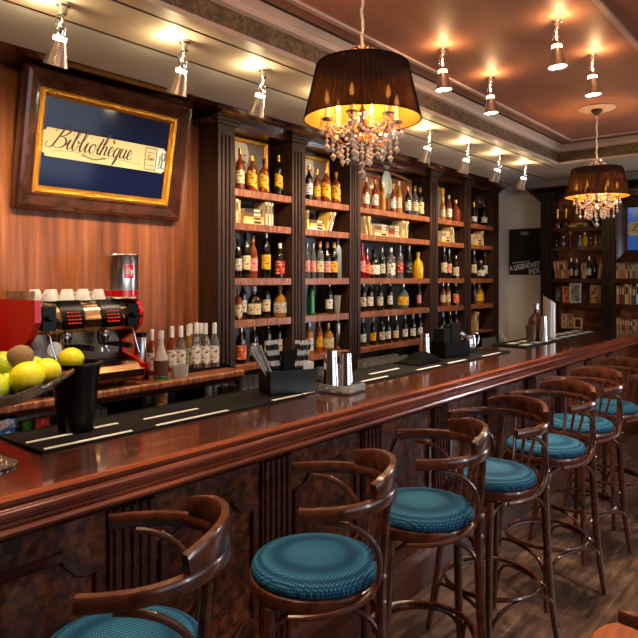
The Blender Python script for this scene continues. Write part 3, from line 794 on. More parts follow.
def make_sign(screen_mat, label, slip):
    W_, H_ = 1.07, .745
    t = thing('framed_sign', label, 'sign')
    b = MB(); rect_frame(b, W_, H_, [(0, 0), (0, -.045), (.012, -.062), (.03, -.066), (.05, -.052), (.075, -.036), (.085, -.04), (.10, -.03), (.10, 0)]); fo = b.build('frame', M['frame_wood'], t, smooth=0)
    b = MB(); rect_frame(b, W_ - .186, H_ - .186, [(0, -.005), (0, -.034), (.010, -.042), (.024, -.036), (.040, -.018), (.040, -.005)])
    # beaded rope pattern along the gilded slip
    iw, ih = (W_ - .222) / 2, (H_ - .222) / 2
    for (ax, n, f_) in (('x', 40, ih), ('z', 26, iw)):
        for sgn in (-1, 1):
            for k in range(n):
                q = -1 + 2 * (k + .5) / n
                c = (q * iw, -.036, sgn * f_) if ax == 'x' else (sgn * f_, -.036, q * ih)
                b.obox(c, (.0085, .005, .004), Matrix.Rotation(.7 if ax == 'x' else -.7, 3, 'Y'))
    b.build('gilded_slip', slip, t, smooth=0)
    sw, sh = W_ - .262, H_ - .262
    b = MB(); b.box(-sw / 2, sw / 2, -.012, -.006, -sh / 2, sh / 2); so = b.build('screen', screen_mat, t, smooth=0)
    bw, bh = sw - .01, .155
    b = MB(); pr = [(-bw / 2 + .02, -bh / 2), (bw / 2 - .02, -bh / 2), (bw / 2 - .014, -bh / 2 + .014), (bw / 2, -bh / 2 + .02), (bw / 2, bh / 2 - .02), (bw / 2 - .014, bh / 2 - .014), (bw / 2 - .02, bh / 2), (-bw / 2 + .02, bh / 2), (-bw / 2 + .014, bh / 2 - .014), (-bw / 2, bh / 2 - .02), (-bw / 2, -bh / 2 + .02), (-bw / 2 + .014, -bh / 2 + .014)]
    n = len(pr)
    b.add([(p[0], -.0125, p[1]) for p in pr] + [(p[0], -.0155, p[1]) for p in pr], [tuple(range(n)), tuple(range(2 * n - 1, n - 1, -1))] + [(i, (i + 1) % n, n + (i + 1) % n, n + i) for i in range(n)])
    bo = b.build('banner', M['cream'], t, smooth=0)
    b = MB(); script(b, 'BibliothEque', -bw / 2 + .035, -.026, .0575, -.0157, w0=.009, w1=.019)
    ribbon(b, [(-.34, -.045), (-.2, -.032), (-.03, -.04)], .001, 0, -.0157); ribbon(b, [(-.03, -.04), (.1, -.036), (.22, -.046)], .001, 0, -.0157)
    b.build('lettering', M['ink'], bo, smooth=0)
    b = MB()
    for q in range(-4, 5):
        zq = -.048 - .007 * math.cos(q * .7)
        ribbon(b, [(-.10 + q * .017, zq), (-.095 + q * .017, zq - .006), (-.085 + q * .017, zq + .004)], .003, .001, -.0157)
    b.build('leaf_ornament', M['leafgreen'], bo, smooth=0)
    # small box at the right end of the banner
    b = MB(); 
    for (xa, xb_, za, zb_) in ((.245, .249, -.068, .068), (.325, .329, -.068, .068), (.245, .329, .064, .068), (.245, .329, -.068, -.064), (.258, .316, .038, .041), (.258, .316, -.041, -.038)):
        b.box(xa, xb_, -.0165, -.0155, za, zb_)
    script(b, 'Paris', .254, -.008, .0155, -.0157, .014, .02)
    b.build('small_lettering', M['ink'], bo, smooth=0)
    b = MB(); b.box(.332, .392, -.0165, -.0155, -.066, .066); b.build('vignette_ground', M['paper'], bo, smooth=0)
    b = MB(); ribbon(b, [(.345, -.04), (.355, .0), (.352, .03)], .004, .004, -.017); ribbon(b, [(.365, -.045), (.372, -.01), (.366, .035), (.372, .05)], .005, .003, -.017)
    ribbon(b, [(.34, -.05), (.37, -.044), (.395, -.052)], .003, 0, -.017); ribbon(b, [(.385, 0), (.392, .03), (.385, .05)], .006, .002, -.017)
    b.build('vignette', M['leafgreen'], bo, smooth=0)
    return t
M['frame_wood'] = noisy('frame_mahogany', [(.3, (48, 24, 17)), (.7, (90, 48, 34))], (3, 8, 3), 3, 4, .2, .7)
sg = make_sign(M['navy'], 'large tilted frame with script lettering on navy ground above espresso machine', M['gold'])
tilt = math.asin(.14 / .745)
sg.location = (2.036, 3.335, 2.43); sg.rotation_euler = (tilt, 0, 0)
sg2 = make_sign(M['blue_screen'], 'dark framed blue sign on the bookcase at the right edge', mat('bronze_slip', (70, 50, 36), .4, .5))
sg2.location = (7.70, 2.025 - .535, 2.245); sg2.rotation_euler = (0, 0, R(-90))

# ------------------------------------------------------------------ poster on the white wall
po = thing('poster', 'black poster with white slanted lettering on the white end wall', 'poster')
b = MB(); b.box(7.985, 7.999, yat(541, 8) + .0, yat(509.5, 8), 1.735, 2.335); b.build('sheet', mat('poster_black', (16, 14, 16), .35), po, smooth=0)
def text3(body, size, loc, rot, m, parent, name, off=0.0, ex=.0008):
    c = bpy.data.curves.new(name, 'FONT'); c.body = body; c.size = size; c.extrude = ex; c.offset = off
    c.align_x = 'CENTER'; c.align_y = 'CENTER'; c.materials.append(m)
    tmp = bpy.data.objects.new(name, c); me = bpy.data.meshes.new_from_object(tmp); bpy.data.objects.remove(tmp); bpy.data.curves.remove(c)
    if not me.materials: me.materials.append(m)
    o = bpy.data.objects.new(name, me); COL.objects.link(o); o.parent = parent; o.location = loc; o.rotation_euler = rot
    return o
pyc = (yat(541, 8) + yat(509.5, 8)) / 2
def face_x(roll): # text facing -X, reading towards -Y
    return (Matrix.Rotation(R(-90), 4, 'Z') @ Matrix.Rotation(R(90), 4, 'X') @ Matrix.Rotation(R(roll), 4, 'Z')).to_euler()
text3('A LEGENDARY', .062, (7.983, pyc + .0, 1.845), face_x(9), M['paper'], po, 'lettering', .0026).scale = (1, 1.45, 1)
text3('MIX', .085, (7.983, pyc - .13, 1.782), face_x(9), M['paper'], po, 'lettering', .0035).scale = (1, 1.2, 1)
b = MB()
b.box(7.983, 7.985, pyc - .055, pyc + .055, 2.285, 2.292); b.box(7.983, 7.985, pyc - .04, pyc + .04, 2.27, 2.276); b.box(7.983, 7.985, pyc - .05, pyc + .05, 2.255, 2.26)
b.build('small_print', M['paper'], po, smooth=0)
for k in range(9): pass
b = MB(); 
for k in range(7): b.obox((7.983, pyc + .15 - k * .034, 1.892 + k * .003), (.001, .012, .006), Matrix.Identity(3))
b.build('small_lettering', M['paper'], po, smooth=0)

# ------------------------------------------------------------------ bottles
GLASS = {}
def gm(name, c, tr=0.0, rough=.06):
    if name not in GLASS: GLASS[name] = mat('glass_' + name, c, rough, coat=.5, trans=tr, spec=.7)
    return GLASS[name]
GC = {'amber': ((150, 62, 14), .35), 'dark': ((26, 14, 10), 0), 'black': ((10, 9, 10), 0), 'green': ((20, 120, 40), .5), 'dark green': ((14, 34, 18), 0),
      'clear': ((225, 228, 228), .88), 'red': ((130, 14, 12), .2), 'yellow': ((236, 178, 10), .1), 'frosted': ((196, 212, 220), .5), 'steel': ((170, 170, 172), 0),
      'golden': ((222, 150, 50), .45), 'orange': ((214, 98, 20), .3), 'brown': ((80, 36, 16), .1), 'bluish': ((120, 150, 150), .5)}
def label_mat(name, c, dark):
    m = mat('label_' + name, c, .55)
    N = m.node_tree.nodes; L = m.node_tree.links; bs = N['Principled BSDF']
    tc = N.new('ShaderNodeTexCoord'); mp = N.new('ShaderNodeMapping'); mp.inputs['Scale'].default_value = (40, 40, 95)
    no = N.new('ShaderNodeTexNoise'); no.inputs['Scale'].default_value = 1; no.inputs['Detail'].default_value = 1
    r = ramp(N, [(.0, c), (.58, c), (.62, dark), (1, dark)])
    L.new(tc.outputs['Object'], mp.inputs[0]); L.new(mp.outputs[0], no.inputs['Vector']); L.new(no.outputs['Fac'], r.inputs['Fac']); L.new(r.outputs['Color'], bs.inputs['Base Color'])
    return m
LB = {'white': label_mat('white', (232, 226, 214), (90, 70, 60)), 'cream': label_mat('cream', (224, 204, 160), (110, 70, 40)), 'yellow': label_mat('yellow', (236, 180, 30), (120, 60, 10)),
      'red': label_mat('red', (190, 26, 22), (236, 210, 180)), 'orange': label_mat('orange', (232, 90, 24), (250, 200, 150)), 'pink': label_mat('pink', (226, 150, 140), (150, 50, 50)),
      'black': label_mat('black', (24, 20, 20), (200, 180, 140)), 'pale': label_mat('pale', (210, 196, 176), (70, 50, 40))}
CAPM = {'gold': M['gold_gloss'], 'black': M['black_plastic'], 'white': M['white'], 'red': M['red'], 'silver': M['alu'], 'cork': mat('cork', (176, 130, 80), .8), 'yellow': mat('yellow_cap', (230, 180, 40), .4), 'blue': mat('blue_cap', (90, 140, 190), .4), 'pink': mat('pink_cap', (220, 120, 130), .4)}

# profile, label z range / radius, cap (r, z0, z1)
KIND = {
 'round':  ([(0, 0), (.034, 0), (.037, .006), (.037, .175), (.034, .195), (.018, .22), (.0135, .235), (.0135, .285), (0, .285)], (.0375, .05, .14), (.0155, .255, .30)),
 'tall':   ([(0, 0), (.033, 0), (.036, .006), (.036, .205), (.031, .228), (.016, .25), (.013, .262), (.013, .31), (0, .31)], (.0365, .06, .16), (.015, .275, .325)),
 'squat':  ([(0, 0), (.045, 0), (.05, .008), (.052, .09), (.046, .125), (.025, .15), (.015, .16), (.0145, .195), (0, .195)], (.0525, .03, .10), (.019, .18, .215)),
 'wine':   ([(0, .004), (.034, 0), (.037, .006), (.037, .165), (.034, .19), (.022, .215), (.0145, .235), (.0135, .295), (.0155, .297), (.0155, .303), (0, .303)], (.0375, .045, .13), (.0165, .245, .306)),
 'champ':  ([(0, .004), (.04, 0), (.044, .006), (.044, .13), (.04, .17), (.026, .215), (.0165, .25), (.0155, .3), (0, .3)], (.0445, .045, .11), (.0195, .225, .315)),
 'square': ([(0, 0), (.036, 0), (.042, .005), (.042, .165), (.038, .18), (.016, .2), (.0135, .215), (.0135, .25), (0, .25)], (.0425, .03, .13), (.0165, .225, .265)),
 'slim':   ([(0, 0), (.026, 0), (.028, .005), (.028, .17), (.022, .2), (.012, .225), (.0115, .275), (0, .275)], (.0285, .05, .14), (.0135, .245, .285)),
 'cyl':    ([(0, 0), (.036, 0), (.038, .004), (.038, .24), (.034, .25), (.018, .255), (.016, .26), (.016, .27), (0, .27)], (.0385, .06, .16), (.021, .262, .315)),
 'agave':  ([(0, 0), (.03, 0), (.034, .006), (.027, .05), (.035, .09), (.028, .13), (.034, .165), (.024, .2), (.013, .22), (.0125, .25), (0, .25)], (.0355, .04, .05), (.0155, .235, .27)),
}
PROTO = {}
def bottle(kind, colour, lab, cap, loc, label, group, sc_=1.0, slant=False, name='bottle', rz=0, tint=None):
    key = (kind, slant)
    if key not in PROTO:
        prof, (lr, l0, l1), (cr, c0, c1) = KIND[kind]
        n = 4 if False else 20
        me = []
        def mk(nm, b):
            o = b.build(nm, [M['paper']], None, 40); COL.objects.unlink(o); return o
        body = MB(); body.lathe(prof, n)
        lb = MB(); lb.lathe([(lr, l0), (lr + .0004, l0), (lr + .0004, l1), (lr, l1)], n, slant=(-.55 if slant else 0), a0=R(150), a1=R(345))
        cp = MB(); cp.lathe([(0, c0), (cr, c0), (cr, c1 - .003), (cr - .003, c1), (0, c1)], 14)
        PROTO[key] = (mk('body', body), mk('label', lb), mk('cap', cp))
    t = thing(name, label, 'bottle', loc, rz, group); t.scale = (sc_ * .88, sc_ * .88, sc_)
    mats = (gm(colour, GC[colour][0], GC[colour][1]) if colour != 'steel' else M['alu'], LB[lab] if lab else None, CAPM[cap])
    for src, m_ in zip(PROTO[key], mats):
        if m_ is None: continue
        c = src.copy(); COL.objects.link(c); c.parent = t
        c.material_slots[0].link = 'OBJECT'; c.material_slots[0].material = m_
    return t

BAYN = ['first narrow bay', 'second narrow bay', 'wide middle bay', 'fourth bay', 'last bay']
SHN = {'A': 'top shelf', 'C': 'third shelf', 'D': 'fourth shelf', 'E': 'lowest shelf'}
NTH = ['first', 'second', 'third', 'fourth', 'fifth', 'sixth', 'seventh', 'eighth', 'ninth', 'tenth']
STOCK = {
 (0, 'A'): [(240, 'round', 'amber', 'cream', 'gold', 1.0, 0), (252, 'square', 'amber', 'yellow', 'gold', 1.02, 1), (264, 'square', 'amber', 'yellow', 'black', .98, 1), (281, 'tall', 'black', 'yellow', 'gold', .97, 1)],
 (0, 'C'): [(238, 'tall', 'dark', 'pale', 'black', .85, 0), (246, 'tall', 'dark', 'cream', 'black', 1.0, 0), (253, 'round', 'amber', 'pink', 'cork', 1.02, 0), (266, 'tall', 'black', 'yellow', 'silver', 1.08, 0), (281, 'square', 'dark', 'red', 'white', 1.0, 0)],
 (0, 'D'): [(238, 'square', 'amber', 'cream', 'cork', .82, 0), (243, 'tall', 'dark', 'pale', 'black', .84, 0), (254, 'squat', 'dark', 'cream', 'white', 1.1, 0), (266, 'round', 'dark', 'cream', 'silver', .97, 0), (281, 'squat', 'golden', 'pale', 'cork', 1.12, 0)],
 (0, 'E'): [(241, 'square', 'dark', 'orange', 'silver', 1.0, 0), (254, 'round', 'dark', 'white', 'gold', .95, 0), (268, 'tall', 'black', 'cream', 'black', .9, 0), (282, 'tall', 'dark', 'cream', 'silver', .9, 0)],
 (1, 'A'): [(309, 'round', 'dark', 'white', 'gold', .95, 0), (317, 'round', 'amber', 'yellow', 'gold', .9, 0), (326, 'square', 'amber', 'yellow', 'gold', 1.1, 1), (336, 'square', 'amber', 'yellow', 'cork', 1.05, 1)],
 (1, 'C'): [(307, 'slim', 'clear', 'pink', 'silver', 1.0, 0), (313, 'slim', 'clear', 'pink', 'silver', 1.0, 0), (320, 'round', 'clear', 'cream', 'yellow', 1.0, 0), (327, 'round', 'dark', 'pink', 'pink', 1.0, 0), (334, 'round', 'dark', 'yellow', 'yellow', 1.0, 0), (344, 'tall', 'frosted', None, 'blue', 1.12, 0)],
 (1, 'D'): [(311, 'agave', 'green', None, 'black', 1.12, 0), (329, 'wine', 'dark green', 'white', 'silver', .93, 0)],
 (1, 'E'): [(309, 'square', 'golden', 'white', 'silver', .98, 0), (319, 'round', 'orange', 'yellow', 'yellow', .92, 0), (328, 'squat', 'golden', 'cream', 'gold', 1.1, 0), (339, 'cyl', 'steel', None, 'silver', .92, 0)],
 (2, 'A'): [(366, 'round', 'amber', 'white', 'white', .95, 0), (375, 'round', 'amber', 'white', 'gold', .95, 0), (383, 'round', 'golden', None, 'gold', .85, 0), (393, 'round', 'amber', 'white', 'gold', .92, 0), (399, 'slim', 'golden', 'cream', 'white', 1.1, 0), (408, 'round', 'dark', 'white', 'gold', .95, 0), (415, 'round', 'clear', 'cream', 'cork', 1.0, 0), (423, 'square', 'dark', 'cream', 'cork', 1.12, 0)],
 (2, 'C'): [(362, 'tall', 'red', 'pink', 'red', .95, 0), (367, 'round', 'red', 'orange', 'silver', .9, 0), (374, 'squat', 'dark', 'white', 'black', 1.2, 0), (382, 'round', 'dark green', 'pale', 'silver', .95, 0), (391, 'square', 'clear', 'white', 'white', 1.1, 0), (400, 'tall', 'clear', 'red', 'silver', .98, 0), (409, 'tall', 'black', 'black', 'silver', .98, 0), (418, 'squat', 'yellow', None, 'cork', 1.22, 0)],
 (2, 'D'): [(363, 'round', 'dark', 'cream', 'silver', .9, 0), (370, 'round', 'dark', 'white', 'silver', .92, 0), (380, 'round', 'black', 'pale', 'silver', .9, 0), (390, 'tall', 'black', 'white', 'silver', .82, 0), (403, 'squat', 'bluish', 'yellow', 'silver', 1.2, 0), (419, 'slim', 'dark', 'pink', 'pink', .9, 0)],
 (2, 'E'): [(363, 'wine', 'black', 'white', 'white', .86, 0), (373, 'wine', 'black', 'yellow', 'white', .86, 0), (382, 'wine', 'dark', 'pale', 'black', .86, 0), (388, 'wine', 'black', 'white', 'silver', .84, 0), (396, 'wine', 'dark', 'cream', 'silver', .84, 0), (405, 'wine', 'black', 'white', 'silver', .86, 0), (413, 'wine', 'black', 'white', 'white', .86, 0), (421, 'wine', 'black', 'white', 'white', .86, 0)],
 (3, 'A'): [(443, 'round', 'golden', 'cream', 'gold', .8, 0), (449, 'round', 'amber', 'white', 'white', .95, 0), (458, 'squat', 'amber', None, 'gold', 1.15, 0)],
 (3, 'C'): [(444, 'tall', 'dark', 'cream', 'silver', 1.05, 0), (449, 'tall', 'black', 'pink', 'silver', .98, 0), (456, 'square', 'dark', 'cream', 'silver', .95, 0)],
 (3, 'D'): [(443, 'round', 'amber', 'cream', 'silver', .85, 0), (448, 'round', 'golden', 'cream', 'silver', .85, 0), (457, 'square', 'dark', 'orange', 'white', .95, 0)],
 (3, 'E'): [(443, 'wine', 'black', 'pale', 'white', .8, 0), (450, 'wine', 'black', 'cream', 'gold', .84, 0), (459, 'wine', 'dark', 'white', 'white', .88, 0)],
 (4, 'A'): [(474, 'champ', 'dark', 'white', 'gold', .85, 0), (484, 'champ', 'black', 'white', 'gold', .98, 0)],
 (4, 'C'): [(474, 'tall', 'dark', 'cream', 'silver', 1.0, 0), (481, 'squat', 'dark', 'white', 'cork', 1.0, 0), (489, 'tall', 'dark', 'white', 'cork', .95, 0)],
 (4, 'D'): [(474, 'slim', 'dark', None, 'silver', .92, 0), (479, 'squat', 'golden', 'yellow', 'cork', 1.15, 0)],
}
SHAPEW = {'round': 'round', 'tall': 'tall', 'squat': 'squat', 'wine': 'slender', 'champ': 'stout', 'square': 'broad', 'slim': 'thin', 'cyl': 'straight', 'agave': 'wavy'}
for (bi, sh), lst in STOCK.items():
    n = len(lst)
    a, c = BAYS[bi]
    for k, (u, kind, colr, lab, cap, s_, sl) in enumerate(lst):
        Yp = YF + .085 + .012 * (k % 2)
        x = min(max(xat(u, Yp), a + .045), c - .045)
        nth = 'leftmost' if k == 0 else ('rightmost' if k == n - 1 else NTH[k] + ' from left')
        labw = f' with {lab} label' if lab else ''
        bottle(kind, colr, lab, cap, (x, Yp, ZA[sh] + .0005), f'{SHAPEW[kind]} {colr} bottle{labw}, {nth}, {SHN[sh]} of {BAYN[bi]}', f'bottles on the {SHN[sh]} of the {BAYN[bi]}', s_, bool(sl))
# glass of pale drink beside the green bottles
def tumbler(name, label, cat, loc, r0, r1, h, m, group=None, rim=.002, flip=False):
    b = MB()
    prof = [(0, 0), (r0, 0), (r1, h), (r1 - rim, h), (r0 - rim, rim * 2), (0, rim * 2)]
    if flip: prof = [(r, h - z) for r, z in prof]
    b.lathe(prof, 24)
    o = b.build(name, m, None, 50); o.location = loc
    return tag(o, label, cat, group)
tumbler('highball_glass', 'pale frosted tumbler right of the dark green bottle on a shelf', 'glass', (xat(337, 3.28), 3.28, ZA['D']), .022, .034, .15, mat('frosted_glass', (200, 190, 175), .3, trans=.5))

# dark globe above the champagne bottles
gl = thing('globe', 'dark round globe behind the champagne bottles on top shelf', 'globe', (xat(477, 3.34), 3.34, ZA['A']))
b = MB(); b.lathe([(0, 0), (.05, 0), (.045, .01), (.012, .02), (.008, .20), (0, .2)], 20); b.build('stand', M['dark_wood'], gl)
b = MB(); b.ball((0, -.01, .285), .088, 24, 14); b.build('sphere', mat('globe_brown', (72, 50, 38), .3, bump=(30, .5)), gl)

# ------------------------------------------------------------------ framed portraits on the top shelf
M['pic_bg'] = mat('sepia_ground', (128, 112, 104), .5)
M['skin_print'] = mat('pale_sepia', (236, 214, 190), .5)
M['coat_print'] = mat('dark_sepia', (40, 26, 24), .5)
def portrait(x0, x1, z1, label, arched=False, oval=False):
    z0 = ZA['A'] + .001; W_ = x1 - x0; H_ = z1 - z0
    t = thing('framed_portrait', label, 'picture', ((x0 + x1) / 2, 3.395, z0 + H_ / 2))
    b = MB(); rect_frame(b, W_, H_, [(0, 0), (0, -.02), (.012, -.028), (.03, -.02), (.038, -.012), (.038, 0)])
    if arched:
        pts = [(-W_ / 2 + W_ * i / 12, -.012, H_ / 2 + .05 * math.sin(PI * i / 12)) for i in range(13)]
        b.tube(pts, 0, sec=(.03, .03), up=(0, 1, 0))
    b.build('frame', M['gold'] if not arched else M['shelf_wood'], t, smooth=0)
    b = MB(); b.box(-W_ / 2 + .03, W_ / 2 - .03, -.008, -.002, -H_ / 2 + .03, H_ / 2 - .03); b.build('picture', M['pic_bg'] if not oval else M['shelf_wood'], t, smooth=0)
    if oval:
        b = MB(); b.lathe([(0, 0), (.085, 0), (.08, .008), (0, .012)], 32, (.05, -.03, .10), Matrix.Rotation(R(90), 3, 'X'), sx=1, sy=1.6); b.build('oval_plaque', mat('pale_blue_white', (206, 220, 212), .25, coat=.3), t)  # flat pale oval set in front of the picture
    else:
        hx = -W_ * .06; 
        def disc(mb, cx, cz, rx, rz, y): mb.lathe([(0, 0), (1, 0), (1, .001), (0, .001)], 24, (cx, y, cz), Matrix.Rotation(R(90), 3, 'X') @ Matrix.Diagonal((rx, rz, 1)))
        b = MB(); b.extrude([(hx - .13, -H_ / 2 + .03), (hx - .11, -H_ / 2 + .11), (hx - .04, -.02), (hx + .05, -.02), (hx + .11, -H_ / 2 + .10), (hx + .13, -H_ / 2 + .03)], 0, 1, 'z') if False else None
        poly = [(hx - .10, -H_ / 2 + .03), (hx - .09, -H_ / 2 + .12), (hx - .03, -.03), (hx + .04, -.03), (hx + .10, -H_ / 2 + .11), (hx + .11, -H_ / 2 + .03)]
        m_ = len(poly); b.add([(p[0], -.0085, p[1]) for p in poly] + [(p[0], -.0095, p[1]) for p in poly], [tuple(range(m_)), tuple(range(2 * m_ - 1, m_ - 1, -1))] + [(i, (i + 1) % m_, m_ + (i + 1) % m_, m_ + i) for i in range(m_)])
        b.build('coat', M['coat_print'], t, smooth=0)
        b = MB(); disc(b, hx, .08, .068, .095, -.0098); disc(b, hx - .015, .135, .07, .045, -.0113); disc(b, hx, -.005, .048, .06, -.0128); disc(b, hx + .005, -.06, .018, .06, -.0143)
        b.build('head', M['skin_print'], t, smooth=0)
        b = MB(); disc(b, hx - .022, .078, .012, .006, -.0160); disc(b, hx + .024, .078, .012, .006, -.0160); disc(b, hx + .004, .026, .03, .012, -.0160); disc(b, hx + .002, -.02, .028, .03, -.0160)
        b.build('face_marks', mat('sepia_shadow', (120, 92, 76), .5), t, smooth=0)
    return t
portrait(2.95, 3.42, 2.715, 'gilt framed portrait of bearded man behind bottles in first narrow bay')
portrait(3.70, 4.16, 2.70, 'gilt framed portrait of man behind bottles in second narrow bay')
portrait(4.45, 5.48, 2.66, 'arched wooden frame with pale oval plaque behind bottles, wide middle bay', arched=True, oval=True)
portrait(5.74, 6.16, 2.68, 'gilt framed portrait partly hidden at left of fourth bay')

# ------------------------------------------------------------------ books
BKC = {'cream': (226, 200, 150), 'tan': (196, 146, 92), 'brown': (110, 66, 40), 'red': (150, 48, 36), 'yellow': (230, 190, 90), 'white': (228, 220, 208), 'grey': (130, 120, 112), 'orange': (206, 120, 64), 'blue': (70, 92, 120), 'pink': (200, 140, 124), 'green': (90, 100, 76), 'black': (34, 28, 28)}
BM = {k: mat('book_cover_' + k, v, .55) for k, v in BKC.items()}
bproto = None
def book(w_, h_, d_, colr, loc, rot, label, group):
    """upright book, spine facing local -y, thickness w_ along x"""
    global bproto
    if bproto is None:
        b = MB(); b.box(-.5, -.44, -.5, .5, 0, 1); b.box(.44, .5, -.5, .5, 0, 1); b.box(-.5, .5, -.5, -.48, 0, 1)
        c = b.build('cover', [M['paper']], None, 0); COL.objects.unlink(c)
        b = MB(); b.box(-.44, .44, -.48, .48, .015, .985); p = b.build('page_block', [M['pages']], None, 0); COL.objects.unlink(p)
        b = MB(); b.box(-.3, .3, -.506, -.499, .5, .86); s_ = b.build('spine_title', [M['pages']], None, 0); COL.objects.unlink(s_)
        bproto = (c, p, s_)
    t = thing('book', label, 'book', loc, 0, group); t.rotation_euler = rot; t.scale = (w_, d_, h_)
    for i, src in enumerate(bproto):
        c = src.copy(); COL.objects.link(c); c.parent = t
        if i == 0: c.material_slots[0].link = 'OBJECT'; c.material_slots[0].material = BM[colr]
        if i == 2 and colr in ('cream', 'white', 'yellow'): c.material_slots[0].link = 'OBJECT'; c.material_slots[0].material = M['ink']
    return t
ordn = lambda k, n: 'leftmost' if k == 0 else ('rightmost' if k == n - 1 else (NTH[k] if k < 10 else 'next') + ' from left')
def leaning(xl, width, h, lean):
    """rotation about y so a book leans; returns corner-based loc"""
    return None
def shelf_books(bi, u0, items, zz, where):
    """items: list of (kind, data). 'v' (w,h,colour,lean) upright; 'h' list of (thickness, length, colour) stacked flat"""
    x = xat(u0, YF + .03)
    cnt = sum(1 if i[0] == 'v' else (len(i[1]) if i[0] == 'h' else 0) for i in items); k = 0
    for it in items:
        if it[0] == 'gap': x += it[1]; continue
        if it[0] == 'v':
            _, w_, h_, colr, lean = it
            a = R(lean); d_ = .12
            # pivot so the lower corner rests on the shelf
            eff = w_ * math.cos(a) + h_ * abs(math.sin(a)) * (1 if lean else 0)
            if lean >= 0: px = x + w_ * math.cos(a) / 2; pz = zz + (w_ / 2) * math.sin(a)
            else: px = x + h_ * math.sin(-a) + w_ * math.cos(a) / 2; pz = zz + (w_ / 2) * math.sin(-a)
            book(w_, h_, d_, colr, (px, YF + .03 + d_ / 2, pz + .0006), (0, a, 0), f'{colr} book{" leaning" if lean else " standing upright"}, {ordn(k, cnt)} on {where}', 'books on the ' + where)
            x += w_ * math.cos(a) + .001 + (.004 if lean else 0); k += 1
            if lean < 0 and False: pass
        else:
            zc = zz + .0006; L_ = max(q[1] for q in it[1]); nn = len(it[1])
            for j, (th, ln, colr) in enumerate(it[1]):
                # flat book: spine towards the room; local z (height) -> world x
                o = book(th, ln, .125, colr, (x + (L_ - ln) / 2, YF + .03 + .065, zc + th / 2), (0, R(90), 0), f'{colr} book lying flat, {"bottom" if j == 0 else ("top" if j == nn - 1 else NTH[j] + " from bottom")} of stack on {where}', 'books on the ' + where)
                zc += th + .0006; k += 1
            x += L_ + .002
zB = ZA['B']
shelf_books(0, 236, [('v', .022, .165, 'cream', 0), ('v', .02, .16, 'tan', 0), ('gap', .03), ('h', [(.028, .20, 'cream'), (.024, .19, 'yellow'), (.03, .18, 'brown'), (.026, .17, 'black')]), ('gap', .012), ('v', .022, .17, 'cream', 0), ('gap', .014), ('v', .018, .17, 'white', 0), ('gap', .006), ('v', .02, .168, 'cream', 0)], zB, 'second shelf of first narrow bay')
shelf_books(1, 307, [('v', .026, .15, 'yellow', 0), ('gap', .004), ('h', [(.028, .19, 'white'), (.024, .18, 'yellow'), (.028, .18, 'brown')]), ('gap', .012), ('v', .02, .165, 'yellow', 22), ('gap', .028), ('v', .02, .165, 'white', 22)], zB, 'second shelf of second narrow bay')
shelf_books(2, 364, [('v', .02, .165, 'cream', -14), ('gap', .03), ('v', .022, .165, 'tan', -12), ('v', .02, .165, 'cream', -12), ('gap', .06), ('h', [(.03, .22, 'cream'), (.024, .21, 'tan'), (.028, .20, 'brown'), (.024, .2, 'grey')]), ('gap', .012), ('h', [(.028, .2, 'tan'), (.022, .18, 'red'), (.03, .19, 'brown'), (.024, .18, 'grey')]), ('gap', .01), ('v', .024, .165, 'cream', 8), ('v', .022, .162, 'yellow', 8), ('v', .022, .165, 'tan', 8), ('v', .024, .164, 'cream', 8)], zB, 'second shelf of wide middle bay')
shelf_books(3, 442, [('h', [(.03, .19, 'yellow'), (.026, .18, 'cream'), (.03, .18, 'grey'), (.026, .17, 'tan')]), ('gap', .01), ('v', .028, .165, 'cream', -10), ('v', .022, .165, 'grey', -10)], zB, 'second shelf of fourth bay')
shelf_books(4, 475, [('h', [(.034, .19, 'yellow'), (.03, .185, 'cream'), (.03, .18, 'pink'), (.028, .17, 'tan')]), ('gap', .01), ('v', .026, .165, 'cream', 0)], zB, 'second shelf of last bay')
shelf_books(4, 473.5, [('gap', .02), ('v', .05, .225, 'tan', 5), ('v', .05, .22, 'cream', 5)], ZA['E'], 'lowest shelf of last bay')
# bowl beside them
b = MB(); b.lathe([(0, 0), (.05, 0), (.062, .03), (.06, .085), (.055, .09), (.055, .03), (0, .01)], 24); o = b.build('bowl', M['white'], None); o.location = (xat(489.5, 3.29), 3.29, ZA['E'] + .001); tag(o, 'white bowl right of two pale books in the last bay', 'bowl')

# far bookcase contents (spines face -X; run along -Y)
def far_book(y, w_, h_, colr, z, lean, label, group, d_=.13):
    a = R(lean)
    t = book(w_, h_, d_, colr, (XF + .03 + d_ / 2, y, z + .0006 + w_ / 2 * abs(math.sin(a))), (0, a, R(-90)), label, group)
    t.rotation_mode = 'XYZ'
    t.matrix_basis = Matrix.Translation(t.location) @ Matrix.Rotation(R(-90), 4, 'Z') @ Matrix.Rotation(a, 4, 'Y') @ Matrix.Diagonal((w_, d_, h_, 1))
    return t
def far_row(u0, u1, specs, z, where):
    y = yat(u0, XF + .03); ye = yat(u1, XF + .03); n = len(specs)
    tot = y - ye; ws = [s_[0] for s_ in specs]; f_ = tot / sum(ws)
    for k, (w_, h_, colr, lean) in enumerate(specs):
        far_book(y - w_ * f_ / 2, w_ * f_ * .94, h_, colr, z, lean, f'{colr} book, {ordn(k, n)} on {where}', 'books on the ' + where)
        y -= w_ * f_
far_row(555, 568, [(3, .21, 'tan', -8), (3, .22, 'orange', -8), (3, .2, 'cream', -8), (3, .215, 'orange', -8)], ZA['C'], 'far bookcase third shelf, left group')
far_row(581, 585, [(3, .18, 'orange', 0), (3, .185, 'cream', 0)], ZA['C'], 'far bookcase third shelf, middle pair')
far_row(597, 601, [(3, .2, 'pink', 9), (3, .2, 'tan', 9)], ZA['C'], 'far bookcase third shelf, right pair')
cc = ['cream', 'pink', 'tan', 'orange', 'cream', 'red', 'cream', 'grey', 'tan', 'orange', 'cream', 'brown']
